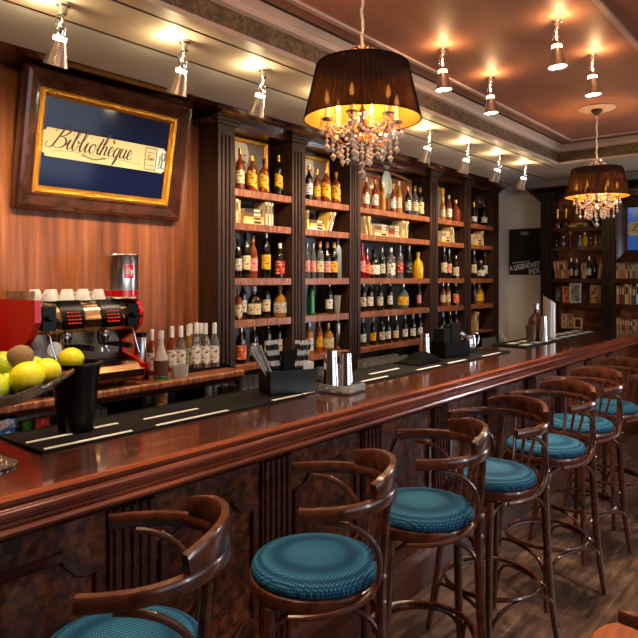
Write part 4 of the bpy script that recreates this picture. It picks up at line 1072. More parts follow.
far_row(616, 640, [(2 + random.random(), .17 + .04 * random.random(), cc[k], -6 if k > 5 else 0) for k in range(10)], ZA['C'], 'shelf directly under the blue sign')
far_row(616, 640, [(2 + random.random() * 2, .2 + .04 * random.random(), q, 0) for q in ('pink', 'red', 'brown', 'cream', 'tan', 'blue', 'white')], ZA['D'], 'second shelf under the blue sign')
far_row(616, 640, [(2 + random.random(), .13 + .03 * random.random(), q, 0) for q in ('pink', 'tan', 'red', 'pink', 'orange', 'blue', 'cream', 'pink', 'red')], ZA['E'] , 'third shelf under the blue sign')
# framed photos and face-out books on shelf D and E
def picframe(u0, u1, h_, z, fm, pm, label):
    ya, yb = yat(u0, XF + .06), yat(u1, XF + .06); W_ = ya - yb
    t = thing('picture_frame', label, 'picture frame', (XF + .075, (ya + yb) / 2, z + h_ / 2 + .002)); t.rotation_euler = (R(0), 0, R(-90))
    b = MB(); rect_frame(b, W_, h_, [(0, 0), (0, -.015), (.018, -.015), (.018, 0)]); b.build('frame', fm, t, smooth=0)
    b = MB(); b.box(-W_ / 2 + .01, W_ / 2 - .01, -.008, -.001, -h_ / 2 + .01, h_ / 2 - .01); b.build('picture', pm, t, smooth=0)
    return t
PB = [noisy('print_' + n_, s_, (1, 1, 1), 22, 3, .4) for n_, s_ in (('blue', [(.4, (50, 66, 84)), (.6, (150, 150, 150))]), ('orange', [(.4, (150, 50, 40)), (.6, (230, 170, 100))]), ('grey', [(.4, (90, 90, 80)), (.6, (190, 180, 160))]), ('dark', [(.4, (30, 20, 20)), (.6, (110, 50, 60))]), ('sepia', [(.4, (90, 50, 40)), (.6, (220, 170, 130))]))]
picframe(554.5, 561.5, .19, ZA['D'], M['ink'], PB[0], 'blue covered book facing out at left of far bookcase fourth shelf')
picframe(562, 569, .20, ZA['D'], BM['orange'], PB[1], 'orange and red book facing out on far bookcase fourth shelf')
picframe(569.5, 581, .235, ZA['D'], M['paper'], PB[2], 'white picture frame, largest on the far bookcase fourth shelf')
picframe(582, 588, .17, ZA['D'], M['ink'], PB[3], 'small dark frame between the white and the tan picture frames')
picframe(590, 601, .215, ZA['D'], BM['tan'], PB[4], 'tan picture frame at right end of far bookcase fourth shelf')
picframe(561.5, 566.5, .17, ZA['E'], BM['cream'], PB[1], 'narrow cream book facing out behind the white cooler sleeve on bar')
picframe(567, 573, .175, ZA['E'], BM['tan'], PB[4], 'tan frame on lowest far shelf, left of the pale edged one')
picframe(573.5, 582, .13, ZA['E'], BM['cream'], PB[3], 'low pale edged frame at right on the lowest far shelf')
# bottles and small things on the far bookcase
for k, (u, kind, colr, lab, cap, s_) in enumerate(((571, 'wine', 'black', 'pale', 'silver', .82), (576.5, 'wine', 'dark', 'cream', 'silver', .78), (589, 'wine', 'black', 'white', 'silver', .88), (594, 'wine', 'black', None, 'black', .84))):
    bottle(kind, colr, lab, cap, (XF + .10, yat(u, XF + .10), ZA['C'] + .0005), ['black wine bottle right of leaning orange books on the far bookcase', 'dark wine bottle left of the two upright books, far bookcase', 'black wine bottle with white label, right of two upright far books', 'plain black wine bottle at right, beside leaning pink book far away'][k], 'wine bottles on the far bookcase', s_, rz=R(-90))
for k, (u, colr) in enumerate(((557.5, 'amber'), (566, 'amber'))):
    t = thing('wine_carafe', ['left', 'right'][k] + ' one of the two long necked amber carafes on far bookcase top', 'carafe', (XF + .10, yat(u, XF + .10), ZA['A'] + .0005), 0, 'carafes on the far bookcase')
    b = MB(); b.lathe([(0, 0), (.05, 0), (.055, .03), (.05, .065), (.02, .09), (.014, .12), (.016, .2), (.02, .23), (0, .23)], 20); b.mat(0); b.build('body', gm('brown', *GC['brown']), t)
    b = MB(); b.lathe([(.017, .12), (.019, .2), (.023, .232), (0, .233)], 16); b.build('neck', M['gold_gloss'], t)
z = ZA['A'] + .0006
for k, (th, ln, colr) in enumerate(((.03, .21, 'yellow'), (.022, .17, 'orange'))):
    t = book(th, ln, .13, colr, (0, 0, 0), (0, 0, 0), ['yellow book lying flat under another on far bookcase top shelf', 'orange book lying on the yellow one, far bookcase top shelf'][k], 'flat books on the far bookcase top')
    t.matrix_basis = Matrix.Translation((XF + .10, yat(579, XF + .1) + ln / 2 - .0, z + th / 2)) @ Matrix.Rotation(R(-90), 4, 'Z') @ Matrix.Rotation(R(90), 4, 'Y') @ Matrix.Diagonal((th, .13, ln, 1)); z += th + .0006
for k, (u, kind, colr, cap, s_, w_) in enumerate(((556.5, 'squat', 'brown', 'cork', .42, 'tiny brown jar at left end'), (563.5, 'squat', 'clear', 'white', .62, 'small pale jar'), (570, 'slim', 'red', 'gold', .62, 'miniature red bottle'), (580, 'squat', 'frosted', 'white', .62, 'small frosted jar in the middle'), (585, 'squat', 'yellow', 'gold', .8, 'small yellow flask'), (590.5, 'squat', 'brown', 'silver', .5, 'tiny brown flask'), (595.5, 'squat', 'golden', 'white', .5, 'tiny golden jar'), (600.5, 'squat', 'golden', 'cork', .5, 'tiny golden jar at right end'))):
    bottle(kind, colr, None, cap, (XF + .09, yat(u, XF + .09), ZA['B'] + .0005), w_ + ' on the far bookcase second shelf', 'miniatures on the far bookcase', s_, name='miniature_bottle')
# dark decanter at right on far A
for k, u in enumerate((592, 598)):
    bottle('squat', 'black', None, 'black', (XF + .1, yat(u, XF + .1), ZA['A'] + .0005), ['left', 'right'][k] + ' black flask under the distant chandelier, far bookcase top shelf', 'black flasks on the far bookcase', .9)

# ------------------------------------------------------------------ glasses on the low work counter
def gfac(i):
    return
g0 = None
gi = 0
for (u0, u1, yy, n, w_) in ((239, 262, 3.30, 4, 'under the first narrow bay'), (316, 352, 3.12, 4, 'behind the acrylic tray'), (358, 398, 3.15, 8, 'under the wide middle bay, back row'), (362, 408, 3.04, 7, 'under the wide middle bay, front row'), (482, 496, 3.2, 3, 'under the last bay')):
    for k in range(n):
        u = u0 + (u1 - u0) * (k + .5) / n
        lab = f'upturned clear glass {w_}, {ordn(k, n)}'
        if g0 is None:
            g0 = tumbler('drinking_glass', lab, 'glass', (0, 0, 0), .030, .037, .115, M['bar_glass'], 'glasses on the work counter', .003, True); o = g0
        else:
            o = g0.copy(); COL.objects.link(o)
        o.location = (xat(u, yy), yy, ZF + .001); tag(o, lab, 'glass', 'glasses on the work counter')
b = MB()
for k in range(3):
    pass
# leaning white board beside the last column
b = MB(); b.add([(7.24, 3.10, ZF), (7.44, 3.16, ZF), (7.34, 3.40, 1.27), (7.24, 3.38, 1.27)], [(0, 1, 2, 3)])
b.v += [(x, y + .012, z_) for x, y, z_ in b.v[:4]]; b.f += [(7, 6, 5, 4), (0, 4, 5, 1), (1, 5, 6, 2), (2, 6, 7, 3), (3, 7, 4, 0)]; b.m += [0] * 5
o = b.build('leaning_board', M['paper'], None, 0); tag(o, 'white board leaning against wall beside the last column', 'board')
b = MB(); b.box(7.2, 7.6, 3.0, 3.43, .0, ZF - .001); b.box(7.3, 7.6, 2.98, 3.43, ZF - .001, ZF)
b = None

# ------------------------------------------------------------------ syrup bottles, jars and packets by the coffee machine
ZL = 1.10
SY = [(151.5, 3.22, 'amber', .97), (172, 3.22, 'amber', 1.0), (181, 3.20, 'clear', 1.0), (188.5, 3.24, 'golden', 1.0), (196.5, 3.17, 'clear', 1.02), (205.5, 3.15, 'clear', 1.0), (214.5, 3.13, 'clear', 1.0), (190.5, 3.33, 'clear', 1.0), (201, 3.31, 'clear', 1.0)]
KIND['syrup'] = ([(0, 0), (.031, 0), (.034, .005), (.034, .16), (.03, .18), (.016, .205), (.013, .225), (.013, .255), (0, .255)], (.0345, .03, .14), (.0165, .215, .285))
words = ['amber syrup bottle left of the can with green foot', 'amber syrup bottle above the white tub, white capped', 'clear syrup bottle second in the white capped row', 'golden syrup bottle in middle of the white capped row', 'clear syrup bottle third from right in the front row', 'clear syrup bottle second from right in the front row', 'clear syrup bottle nearest the first dark column', 'clear syrup bottle in the back row, left one', 'clear syrup bottle in the back row, right one']
for k, (u, y, colr, s_) in enumerate(SY):
    zz = ZL + (.012 if 4 <= k <= 6 else 0)
    bottle('syrup', colr, 'white', 'white', (xat(u, y), y, zz + .0005), words[k], 'syrup bottles on the coffee counter', s_, name='syrup_bottle')
b = MB(); b.box(-.17, .17, -.045, .045, 0, .006); b.box(-.17, .17, -.045, -.041, .006, .016); b.box(-.17, .17, .041, .045, .006, .016); b.box(-.17, -.166, -.041, .041, .006, .016); b.box(.166, .17, -.041, .041, .006, .016)
o = b.build('bottle_tray', M['black_plastic'], None, 0); o.location = (xat(205.5, 3.15) + .0, 3.15, ZL + .001); tag(o, 'black tray under three syrup bottles on the coffee counter', 'tray')
t = thing('milk_bottle', 'opaque bottle with dark label and green foot in front of syrups', 'bottle', (xat(161, 3.05), 3.05, ZL))
b = MB(); b.lathe([(0, 0), (.04, 0), (.042, .01), (.042, .12), (.02, .18), (.014, .2), (.014, .24), (0, .24)], 24); b.build('body', mat('milky_plastic', (200, 190, 176), .4), t)
b = MB(); b.lathe([(.0425, .02), (.0428, .02), (.0428, .11), (.0425, .11)], 24); b.build('label', mat('dark_brown_label', (92, 62, 50), .5), t)
b = MB(); b.lathe([(.0425, 0), (.0432, 0), (.0432, .018), (.0425, .018)], 24); b.build('foot_band', mat('green_band', (30, 120, 60), .5), t)
b = MB(); b.lathe([(0, .235), (.017, .235), (.017, .28), (0, .28)], 16); b.build('cap', M['white'], t)
b = MB(); b.lathe([(0, 0), (.045, 0), (.052, .07), (.049, .07), (.042, .004), (0, .004)], 24); o = b.build('plastic_tub', mat('milky_tub', (214, 220, 216), .3, trans=.4), None); o.location = (xat(180, 3.03), 3.03, ZL + .001); tag(o, 'small milky plastic tub in front of the syrup bottles', 'tub')
# grinder canister right of machine
t = thing('grinder', 'steel cylinder with black lid and red base beside espresso machine', 'grinder', (xat(140.5, 3.15), 3.15, ZL))
b = MB(); b.lathe([(0, 0), (.05, 0), (.05, .03), (.04, .05), (.04, .08), (0, .08)], 24); b.build('base', M['black_plastic'], t)
b = MB(); b.lathe([(.0405, .05), (.046, .055), (.046, .09), (.0405, .095)], 24); b.build('red_collar', M['red'], t)
b = MB(); b.lathe([(0, .08), (.037, .08), (.037, .24), (.035, .245), (0, .245)], 24); b.build('cylinder', M['alu'], t)
b = MB(); b.lathe([(0, .245), (.039, .245), (.039, .27), (0, .275)], 24); b.build('lid', M['black_plastic'], t)

# jars under the ledge
for k, u in enumerate((208, 216, 224)):
    y = 3.06; t = thing('spice_jar', 'white labelled jar under the ledge, ' + ['left', 'middle', 'right'][k] + ' of three', 'jar', (xat(u, y), y, ZF + .001), 0, 'white jars under the ledge')
    b = MB(); b.lathe([(0, 0), (.024, 0), (.026, .005), (.026, .12), (.02, .13), (0, .13)], 20); b.build('body', M['white'], t)
    b = MB(); b.lathe([(.0262, .025), (.0265, .025), (.0265, .1), (.0262, .1)], 20); b.build('label', LB['white'], t)
    b = MB(); b.lathe([(0, .13), (.022, .13), (.022, .155), (0, .155)], 20); b.build('lid', M['alu'], t)
M['packet'] = noisy('colourful_print', [(.3, (30, 90, 170)), (.42, (230, 200, 50)), (.52, (210, 40, 40)), (.6, (240, 240, 230)), (.72, (60, 140, 60))], (1, 1, 1), 26, 2, .4)
b = MB(); b.lathe([(0, 0), (.034, 0), (.045, .15), (.042, .15), (.032, .004), (0, .004)], 24); o = b.build('paper_cup', M['packet'], None); o.location = (xat(160.5, 3.04), 3.04, ZF + .001); tag(o, 'colourful printed paper cup in the niche under the ledge', 'cup')
def packet(u0, u1, z1, c, label, y=3.03):
    xa, xb = xat(u0, y), xat(u1, y); z0 = ZF + .001
    n = 8; prof = [(xa, z0), (xb, z0), (xb - .004, z1 - .015), (xb + .002, z1), (xa - .002, z1), (xa + .004, z1 - .015)]
    b = MB(); b.extrude(prof, y - .02, y + .02, 'y')
    o = b.build('snack_packet', c, None, 0); tag(o, label, 'packet', 'packets under the ledge')
packet(-8, 14, 1.045, noisy('blue_print', [(.4, (40, 100, 190)), (.55, (220, 230, 240)), (.65, (200, 60, 60))], (1, 1, 1), 22, 2, .4), 'blue and white packet below the fruit bowl at left edge', 2.99)
packet(20, 31, .995, noisy('green_print', [(.4, (20, 60, 20)), (.6, (60, 150, 40)), (.7, (230, 180, 120))], (1, 1, 1), 24, 2, .4), 'green packet below the fruit bowl')
packet(33, 48, 1.0, noisy('red_print', [(.4, (170, 30, 20)), (.58, (230, 90, 60)), (.68, (240, 230, 210))], (1, 1, 1), 24, 2, .4), 'red packet between green packet and the black bucket')
for k, u in enumerate((94, 101)):
    o = g0.copy(); COL.objects.link(o); o.location = (xat(u, 3.05), 3.05, ZF + .001); tag(o, ['left', 'right'][k] + ' clear glass under the ledge right of the black bucket', 'glass', 'glasses under the ledge')

# ------------------------------------------------------------------ espresso machine
ex0, ex1 = 1.43, 2.03
em = thing('espresso_machine', 'two group steel espresso machine with red side panels', 'coffee machine', (0, 0, 0))
zb = ZL
M['gold_steel'] = mat('warm_polished_steel', (214, 186, 148), .18, 1)
b = MB()
head = [(3.40, 1.40), (3.10, 1.40), (3.03, 1.405), (3.0, 1.43), (2.99, 1.47), (3.005, 1.52), (3.04, 1.555), (3.08, 1.567), (3.40, 1.567)]
b.extrude(head, ex0 + .02, ex1 - .02, 'x'); b.build('head', M['gold_steel'], em, 30)
b = MB(); b.box(ex0 + .03, ex1 - .03, 3.16, 3.40, zb + .03, 1.40); b.build('back_splash', M['steel'], em, 0)
b = MB(); b.extrude([(3.40, zb + .03), (2.985, zb + .03), (2.96, zb + .05), (2.955, zb + .09), (2.97, zb + .12), (3.0, zb + .135), (3.40, zb + .135)], ex0 + .03, ex1 - .0, 'x'); b.build('drip_tray', M['gold_steel'], em, 30)
b = MB()
for k in range(22): x = ex0 + .06 + k * .0235; b.box(x, x + .008, 3.0, 3.15, zb + .136, zb + .14)
b.build('tray_grid', M['black_plastic'], em, 0)
side = [(3.41, zb + .02), (3.0, zb + .02), (2.96, zb + .05), (2.955, zb + .12), (3.02, zb + .145), (3.14, zb + .17), (3.15, 1.34), (3.02, 1.40), (2.975, 1.44), (2.97, 1.50), (3.0, 1.555), (3.05, 1.58), (3.41, 1.58)]
# left side panel is the bold red one: tapers down and back
lside = [(3.41, zb + .10), (3.20, zb + .17), (3.02, 1.385), (2.955, 1.47), (2.955, 1.578), (3.41, 1.578)]
b = MB(); b.extrude(lside, ex0 - .012, ex0 + .02, 'x'); b.build('side_panel', M['red'], em, 0)
b = MB(); b.extrude(side, ex1 - .02, ex1 + .005, 'x'); b.build('side_panel', M['red'], em, 0)
b = MB(); b.extrude([(3.40, zb + .03), (3.02, zb + .03), (3.0, zb + .12), (3.17, zb + .16), (3.17, 1.40), (3.40, 1.40)], ex0 + .0, ex0 + .03, 'x'); b.build('side_leg', M['black_plastic'], em, 0)
for k, x in enumerate((ex0 + .14, ex0 + .36)):
    # black keypad following the rounded nose of the head
    kp = [(2.998, 1.427), (2.985, 1.47), (3.0, 1.522), (3.035, 1.559), (3.05, 1.571), (3.062, 1.569), (3.04, 1.55), (3.01, 1.516), (2.996, 1.47), (3.006, 1.43)]
    b = MB(); b.extrude([(y - .004, z) for y, z in kp], x + .005, x + .125, 'x'); ko = b.build('keypad', M['black_plastic'], em, 30)
    b = MB()
    for r_ in range(4):
        for c in range(4):
            z = 1.455 + r_ * .018; y = 2.977 + (0 if r_ < 2 else .008 * (r_ - 1))
            b.box(x + .032 + c * .019, x + .042 + c * .019, y - .0015, y + .006, z, z + .004)
    b.build('key_lights', mat('red_key_light', (230, 40, 30), .4, emis=(240, 50, 40), es=.5), ko, 0)
    # group head and portafilter
    gx = x + .065
    b = MB(); b.lathe([(0, 0), (.034, 0), (.038, .02), (.038, .05), (0, .05)], 24, (gx, 3.08, 1.352)); go = b.build('group_head', M['chrome'], em)
    b = MB(); b.lathe([(0, 0), (.012, 0), (.03, .012), (.033, .03), (0, .03)], 24, (gx, 3.08, 1.32)); b.tube([(gx - .012, 3.08, 1.325), (gx - .02, 3.06, 1.30), (gx - .02, 3.06, 1.29)], .006, 8); b.tube([(gx + .012, 3.08, 1.325), (gx + .02, 3.06, 1.30), (gx + .02, 3.06, 1.29)], .006, 8)
    b.build('portafilter', M['chrome'], em)
    b = MB(); b.tube([(gx, 3.05, 1.335), (gx + .02, 2.99, 1.335), (gx + .05, 2.90, 1.33)], 0, 10, radii=[.009, .014, .015]); b.build('portafilter_handle', M['black_plastic'], em)
for x in (ex0 + .07, ex1 - .06):
    b = MB(); b.box(x - .03, x + .035, 2.976, 3.0, 1.425, 1.545); b.build('valve_plate', M['black_plastic'], em, 0)
    b = MB(); b.tube([(x, 2.98, 1.485), (x, 2.935, 1.485)], .014, 12); b.obox((x, 2.93, 1.485), (.028, .008, .006), Matrix.Rotation(.3, 3, 'Y')); b.build('steam_knob', M['black_plastic'], em)
    b = MB(); b.tube(catmull([(x, 2.99, 1.42), (x + .005, 2.975, 1.39), (x + .015, 2.97, 1.34), (x + .03, 2.96, 1.28)], 5), .005, 8); b.build('steam_wand', M['chrome'], em)
b = MB(); b.lathe([(0, 0), (.036, 0), (.038, .01), (0, .012)], 24, (ex0 + .115, 3.02, 1.33), Matrix.Rotation(R(90), 3, 'X')); b.build('gauge', M['paper'], em, label='white round pressure gauge')
b = MB()
for x in (ex0 + .08, ex1 - .08):
    for y in (3.05, 3.35): b.lathe([(.018, 0), (.018, .03)], 12, (x, y, zb))
b.build('foot', M['black_plastic'], em)
b = MB(); b.tube(catmull([(ex0 + .33, 2.95, ZL - .02), (ex0 + .38, 2.93, ZL - .045), (ex0 + .44, 2.935, ZL - .055), (ex0 + .5, 2.945, ZL - .035)], 5), .004, 6)
# cups on the machine
cup0 = None
def cup(x, y, z, label, flip=True, m=None):
    global cup0
    if cup0 is None:
        t = thing('coffee_cup', label, 'cup', (0, 0, 0))
        b = MB(); b.lathe([(0, .058), (.024, .058), (.03, .045), (.037, .02), (.04, 0), (.037, 0), (.034, .02), (.026, .045), (0, .054)], 24); b.build('bowl', M['white'], t)
        b = MB(); b.tube(catmull([(.034, 0, .012), (.055, 0, .014), (.058, 0, .034), (.032, 0, .042)], 4), .004, 6); b.build('handle', M['white'], t)
        cup0 = t; o = t
    else: o = copy_tree(cup0)
    o.location = (x, y, z); o.rotation_euler = (0, 0, random.uniform(0, 6)); tag(o, label, 'cup', 'cups on the espresso machine')
zt = 1.5675
ci = 0
CW = 'upturned white cup on the espresso machine, '
for k in range(4):
    cup(ex0 + .13 + k * .09, 3.09, zt + .001, CW + ordn(k, 4) + ' in front row')
for k in range(4):
    cup(ex0 + .10 + k * .09, 3.19, zt + .001, CW + ordn(k, 4) + ' in second row')
b = MB()
for k in range(4): b.lathe([(0, 0), (.034, 0), (.036, .05), (.034, .052), (0, .05)], 20, (ex0 - .01 + .03 * k - .06, 3.36 - .0 * k, 0))
# stack of brown paper cups at the machine's left end
t = thing('cup_row', 'row of small brown cups at left end of the espresso machine', 'cups', (0, 0, 0)); t['kind'] = 'thing'
bpy.data.objects.remove(t)
bc0 = None
for k in range(3):
    b = MB() if bc0 is None else None
    if bc0 is None:
        b.lathe([(0, 0), (.030, 0), (.036, .05), (.033, .05), (.028, .004), (0, .004)], 20); bc0 = b.build('espresso_cup', mat('brown_ceramic', (150, 120, 96), .3, coat=.3), None); o = bc0
    else: o = bc0.copy(); COL.objects.link(o)
    o.location = (ex0 + .035 + k * .0, 3.20 + .075 * k, zt + .012); 
    o.location = (ex0 + .055, 3.17 + .078 * k, zt + .001); tag(o, 'small brown cup at the left end of the espresso machine, ' + ['nearest', 'middle', 'farthest'][k], 'cup', 'brown cups on the espresso machine')
# coffee can
cx, cy = 1.965, 3.09
cn = thing('coffee_can', 'tall silver coffee can with red label standing on the espresso machine', 'can', (cx, cy, zt + .001))
b = MB(); b.lathe([(0, 0), (.098, 0), (.1, .006), (.097, .012), (.097, .236), (.1, .242), (.098, .25), (.092, .252), (0, .248)], 40); b.build('body', mat('can_metal', (226, 222, 216), .22, 1), cn)
b = MB(); b.lathe([(.0972, .016), (.0976, .016), (.0976, .05), (.0972, .05)], 40); b.build('red_band', M['red'], cn)
fa = math.atan2(-cy, -cx)  # towards the room
b = MB(); b.lathe([(.0972, .115), (.0978, .115), (.0978, .19), (.0972, .19)], 10, a0=fa + .5 - .3, a1=fa + .5 + .3); b.build('red_label', M['red'], cn)
text3('illy', .045, (.0995 * math.cos(fa + .5), .0995 * math.sin(fa + .5), .153), (R(90), 0, fa + .5 + R(90)), M['paper'], cn, 'lettering', .0006)
b = MB(); b.box(-.05, -.035, -.001, .001, .02, .04)

# ------------------------------------------------------------------ things on the bar
ZT = BZ + .0006
# bar mats with printed strips
def mat_runner(x0, x1, y0, y1, label, strips, bumps=True):
    t = thing('bar_mat', label, 'bar mat', (0, 0, ZT), 0, 'rubber mats along the bar')
    b = MB(); b.box(x0, x1, y0, y1, 0, .006); b.box(x0, x1, y0, y0 + .006, .006, .009); b.box(x0, x1, y1 - .006, y1, .006, .009); b.box(x0, x0 + .006, y0 + .006, y1 - .006, .006, .009); b.box(x1 - .006, x1, y0 + .006, y1 - .006, .006, .009)
    b.build('mat_base', M['black_matte'], t, 0)
    for (xa, xb, yc, h_) in strips:
        b = MB(); x = xa; s_ = h_ * .75
        while x + s_ < xb:
            sk = h_ * .5; q = .0075
            vs = [(x, yc - h_ / 2, .0062), (x + s_ * .92, yc - h_ / 2, .0062), (x + s_ * .92 + sk * .4, yc + h_ / 2, .0062), (x + sk * .4, yc + h_ / 2, .0062)]
            vs += [(a_, b_, .0075) for a_, b_, c_ in vs]
            b.add(vs, [(3, 2, 1, 0), (4, 5, 6, 7), (0, 1, 5, 4), (1, 2, 6, 5), (2, 3, 7, 6), (3, 0, 4, 7)]); x += s_
        b.build('printed_strip', M['paper'], t, 0)
    return t
mx0 = onz(43, 455, BZ)[0]; mx1 = onz(303, 396, BZ)[0]
mat_runner(mx0, mx1, 1.965, 2.285, 'longest black bar mat, under the bucket and straw holder', [(mx0 + .02, 1.33, 1.995, .02), (mx0 + .02, 1.16, 2.12, .02), (1.42, 1.78, 1.995, .02), (1.45, 1.72, 2.12, .02), (1.25, 1.36, 2.14, .022), (2.05, 2.36, 2.0, .02)])
xa, xb = 2.62, 3.62
mat_runner(xa, xb, 1.965, 2.285, 'black bar mat between acrylic tray and lone shaker', [(2.72, 3.0, 2.0, .02), (2.98, 3.3, 2.12, .022), (3.3, 3.6, 1.995, .02)])
mat_runner(3.64, 4.62, 1.965, 2.285, 'black bar mat under the second caddy and silver pitcher', [(3.7, 3.95, 2.0, .022), (4.05, 4.25, 2.12, .02), (4.2, 4.5, 1.995, .022)])
t = mat_runner(4.98, 7.0, 1.98, 2.285, 'farthest bar mat with pairs of white printed blocks', [])
b = MB()
for r_ in range(2):
    for k in range(8):
        x = 5.1 + k * .235 + r_ * .05; y = 2.03 + r_ * .13
        b.box(x, x + .15, y, y + .07, .0062, .0075)
b.build('printed_blocks', M['paper'], t, 0)

# pedestal fruit bowl
fx, fy = .80, 1.95
M['silver'] = mat('hammered_silver', (196, 186, 176), .22, 1, bump=(70, .8))
fb = thing('fruit_bowl', 'silver pedestal fruit bowl with wavy rim at the left edge', 'bowl', (fx, fy, ZT))
b = MB(); b.lathe([(0, 0), (.075, 0), (.078, .008), (.05, .02), (.018, .045), (.014, .09), (.022, .13), (.016, .16), (.03, .178), (0, .178)], 28); b.build('pedestal', M['silver'], fb)
vs = []; fs = []; n = 48
prof = [(.02, .178), (.10, .19), (.165, .212), (.205, .235), (.235, .25), (.237, .258), (.20, .244), (.16, .222), (.10, .20), (.02, .186)]
for r_, z_ in prof:
    for i in range(n):
        a = 2 * PI * i / n
        lift = (r_ / .235) ** 2 * (.022 * math.cos(2 * (a + .75)) + .004 * math.sin(16 * a))
        vs.append((r_ * math.cos(a), r_ * math.sin(a), z_ + lift))
m_ = len(prof)
for j in range(m_):
    j2 = (j + 1) % m_
    for i in range(n): fs.append((j * n + i, j * n + (i + 1) % n, j2 * n + (i + 1) % n, j2 * n + i))
b = MB(); b.add(vs, fs); b.build('dish', M['silver'], fb, 40)
M['lemon'] = mat('lemon_peel', (240, 222, 30), .38, bump=(160, .25), coat=.2)
M['lime'] = mat('lime_peel', (190, 204, 50), .38, bump=(160, .25), coat=.2)
M['kiwi'] = mat('kiwi_skin', (140, 108, 72), .7, bump=(200, .4))
def fruit(name, m, c, r_, lab, cat, rot, bump_=.25):
    t = thing(name, lab, cat, c); t.rotation_euler = rot
    b = MB(); prof = []
    for j in range(13):
        th = PI * j / 12; rr = math.sin(th) * r_ if 0 < j < 12 else 0
        prof.append((rr, -math.cos(th) * r_ * 1.12 + (.12 * r_ * (1 if j == 12 else (-1 if j == 0 else 0)))))
    b.lathe(prof, 20); b.build('flesh', m, t, 80)
    b = MB(); b.lathe([(0, 0), (r_ * .12, 0), (r_ * .06, r_ * .06), (0, r_ * .05)], 8, (0, 0, -r_ * 1.2)); b.build('stem_scar', M['leafgreen'], t)
    return t
def place_px(u, v, d):
    t_ = (u - 319) / FPX; return (d * (CH + SH * t_), d * (SH - CH * t_), CAMZ - (v - 279) * d / FPX)
FR = [((27, 377), 1.80, .044, 'lemon', 'big yellow lemon at front of the silver fruit bowl'), ((46, 372), 1.90, .042, 'lemon', 'yellow lemon second from right in the silver fruit bowl'),
      ((20, 357), 1.90, .036, 'kiwi', 'brown kiwi on top of the pile in the fruit bowl'), ((2, 366), 1.90, .044, 'lime', 'green lime at left behind the big lemon'),
      ((-6, 388), 1.76, .042, 'lime', 'green lime cut by the left edge of the photo'), ((8, 385), 1.84, .036, 'lime', 'yellow green lime low at front of the fruit bowl'), ((33, 368), 2.02, .038, 'lime', 'green lime at back of fruit bowl beside the kiwi'), ((-14, 366), 2.0, .042, 'lemon', 'yellow lemon outside left, at back of the fruit bowl')]
for (uv, d, r_, mm, lab) in FR:
    fruit(mm, M[mm], place_px(uv[0], uv[1], d), r_, lab, mm if mm != 'kiwi' else 'kiwi', (R(70), random.uniform(-.4, .4), random.uniform(0, 3)))
# black bucket with lemon
bx_, by_ = 1.19, 2.16
t = thing('ice_bucket', 'tall black plastic bucket on the near bar mat', 'bucket', (bx_, by_, ZT + .009))
b = MB(); b.lathe([(0, 0), (.058, 0), (.062, .004), (.085, .235), (.094, .238), (.094, .246), (.083, .247), (.079, .235), (.057, .008), (0, .008)], 40); b.build('pail', M['black_plastic'], t)
fruit('lemon', M['lemon'], (bx_ - .015, by_ + .01, ZT + .009 + .258), .042, 'yellow lemon sitting in the top of the black bucket', 'lemon', (R(80), .2, .6))
b = MB(); b.lathe([(0, .2), (.078, .2), (.078, .205), (0, .207)], 24)

# straw and napkin caddies
def caddy(x, y, rz, label, straws=True):
    t = thing('bar_caddy', label, 'caddy', (x, y, ZT + .009), rz)
    b = MB(); w_, d_, h_ = .125, .07, .11
    b.box(-w_, w_, -d_, d_, 0, .005)
    for a in ((-w_, w_, -d_, -d_ + .004), (-w_, w_, d_ - .004, d_), (-w_, -w_ + .004, -d_, d_), (w_ - .004, w_, -d_, d_), (-.045, -.041, -d_, d_), (.055, .059, -d_, d_)):
        b.box(a[0], a[1], a[2], a[3], .005, h_)
    b.box(-.041, .055, d_ - .03, d_ - .024, .005, .15)
    b.build('box', M['black_plastic'], t, 0)
    return t
def striped():
    m = mat('striped_straw', (230, 230, 230), .4)
    N = m.node_tree.nodes; L = m.node_tree.links; tc = N.new('ShaderNodeTexCoord'); wv = N.new('ShaderNodeTexWave'); wv.inputs['Scale'].default_value = 14; wv.bands_direction = 'DIAGONAL'
    r = ramp(N, [(.0, (22, 22, 26)), (.5, (22, 22, 26)), (.55, (225, 230, 235)), (1, (225, 230, 235))]); r.color_ramp.interpolation = 'CONSTANT'
    L.new(tc.outputs['Object'], wv.inputs['Vector']); L.new(wv.outputs['Fac'], r.inputs['Fac']); L.new(r.outputs['Color'], N['Principled BSDF'].inputs['Base Color']); return m
M['straw'] = striped()
M['grey_straw'] = mat('grey_straw', (176, 178, 182), .35)
x, y = 2.27, 2.105
rz0 = R(-22)
caddy(x, y, rz0, 'black bar caddy holding straws and napkins on the near mat')
straw0 = None; k = 0
Rz = Matrix.Rotation(rz0, 3, 'Z')
def straw(px, py, lean, az, m, lab, grp, L_=.245):
    global straw0
    if straw0 is None:
        b = MB(); b.shell([(.0036, 0), (.0036, .21), (.0028, .21), (.0028, 0)], 8); straw0 = b.build('straw', [M['straw']], None, 60); o = straw0
    else: o = straw0.copy(); COL.objects.link(o)
    p = Rz @ Vector((px, py, 0))
    o.location = (x + p.x, y + p.y, ZT + .016); o.rotation_euler = (Matrix.Rotation(rz0 + az, 3, 'Z') @ Matrix.Rotation(lean, 3, 'Y')).to_euler(); o.scale = (1.35, 1.35, L_ / .21)
    o.material_slots[0].link = 'OBJECT'; o.material_slots[0].material = m
    tag(o, lab, 'straw', grp)
for i in range(12):
    straw(-.075 + .006 * (i % 4), -.02 + .018 * (i // 4), R(-18 - 16 * random.random()), 0.0, M['grey_straw'], 'thin grey straw fanning out left of the black caddy', 'grey straws in the caddy')
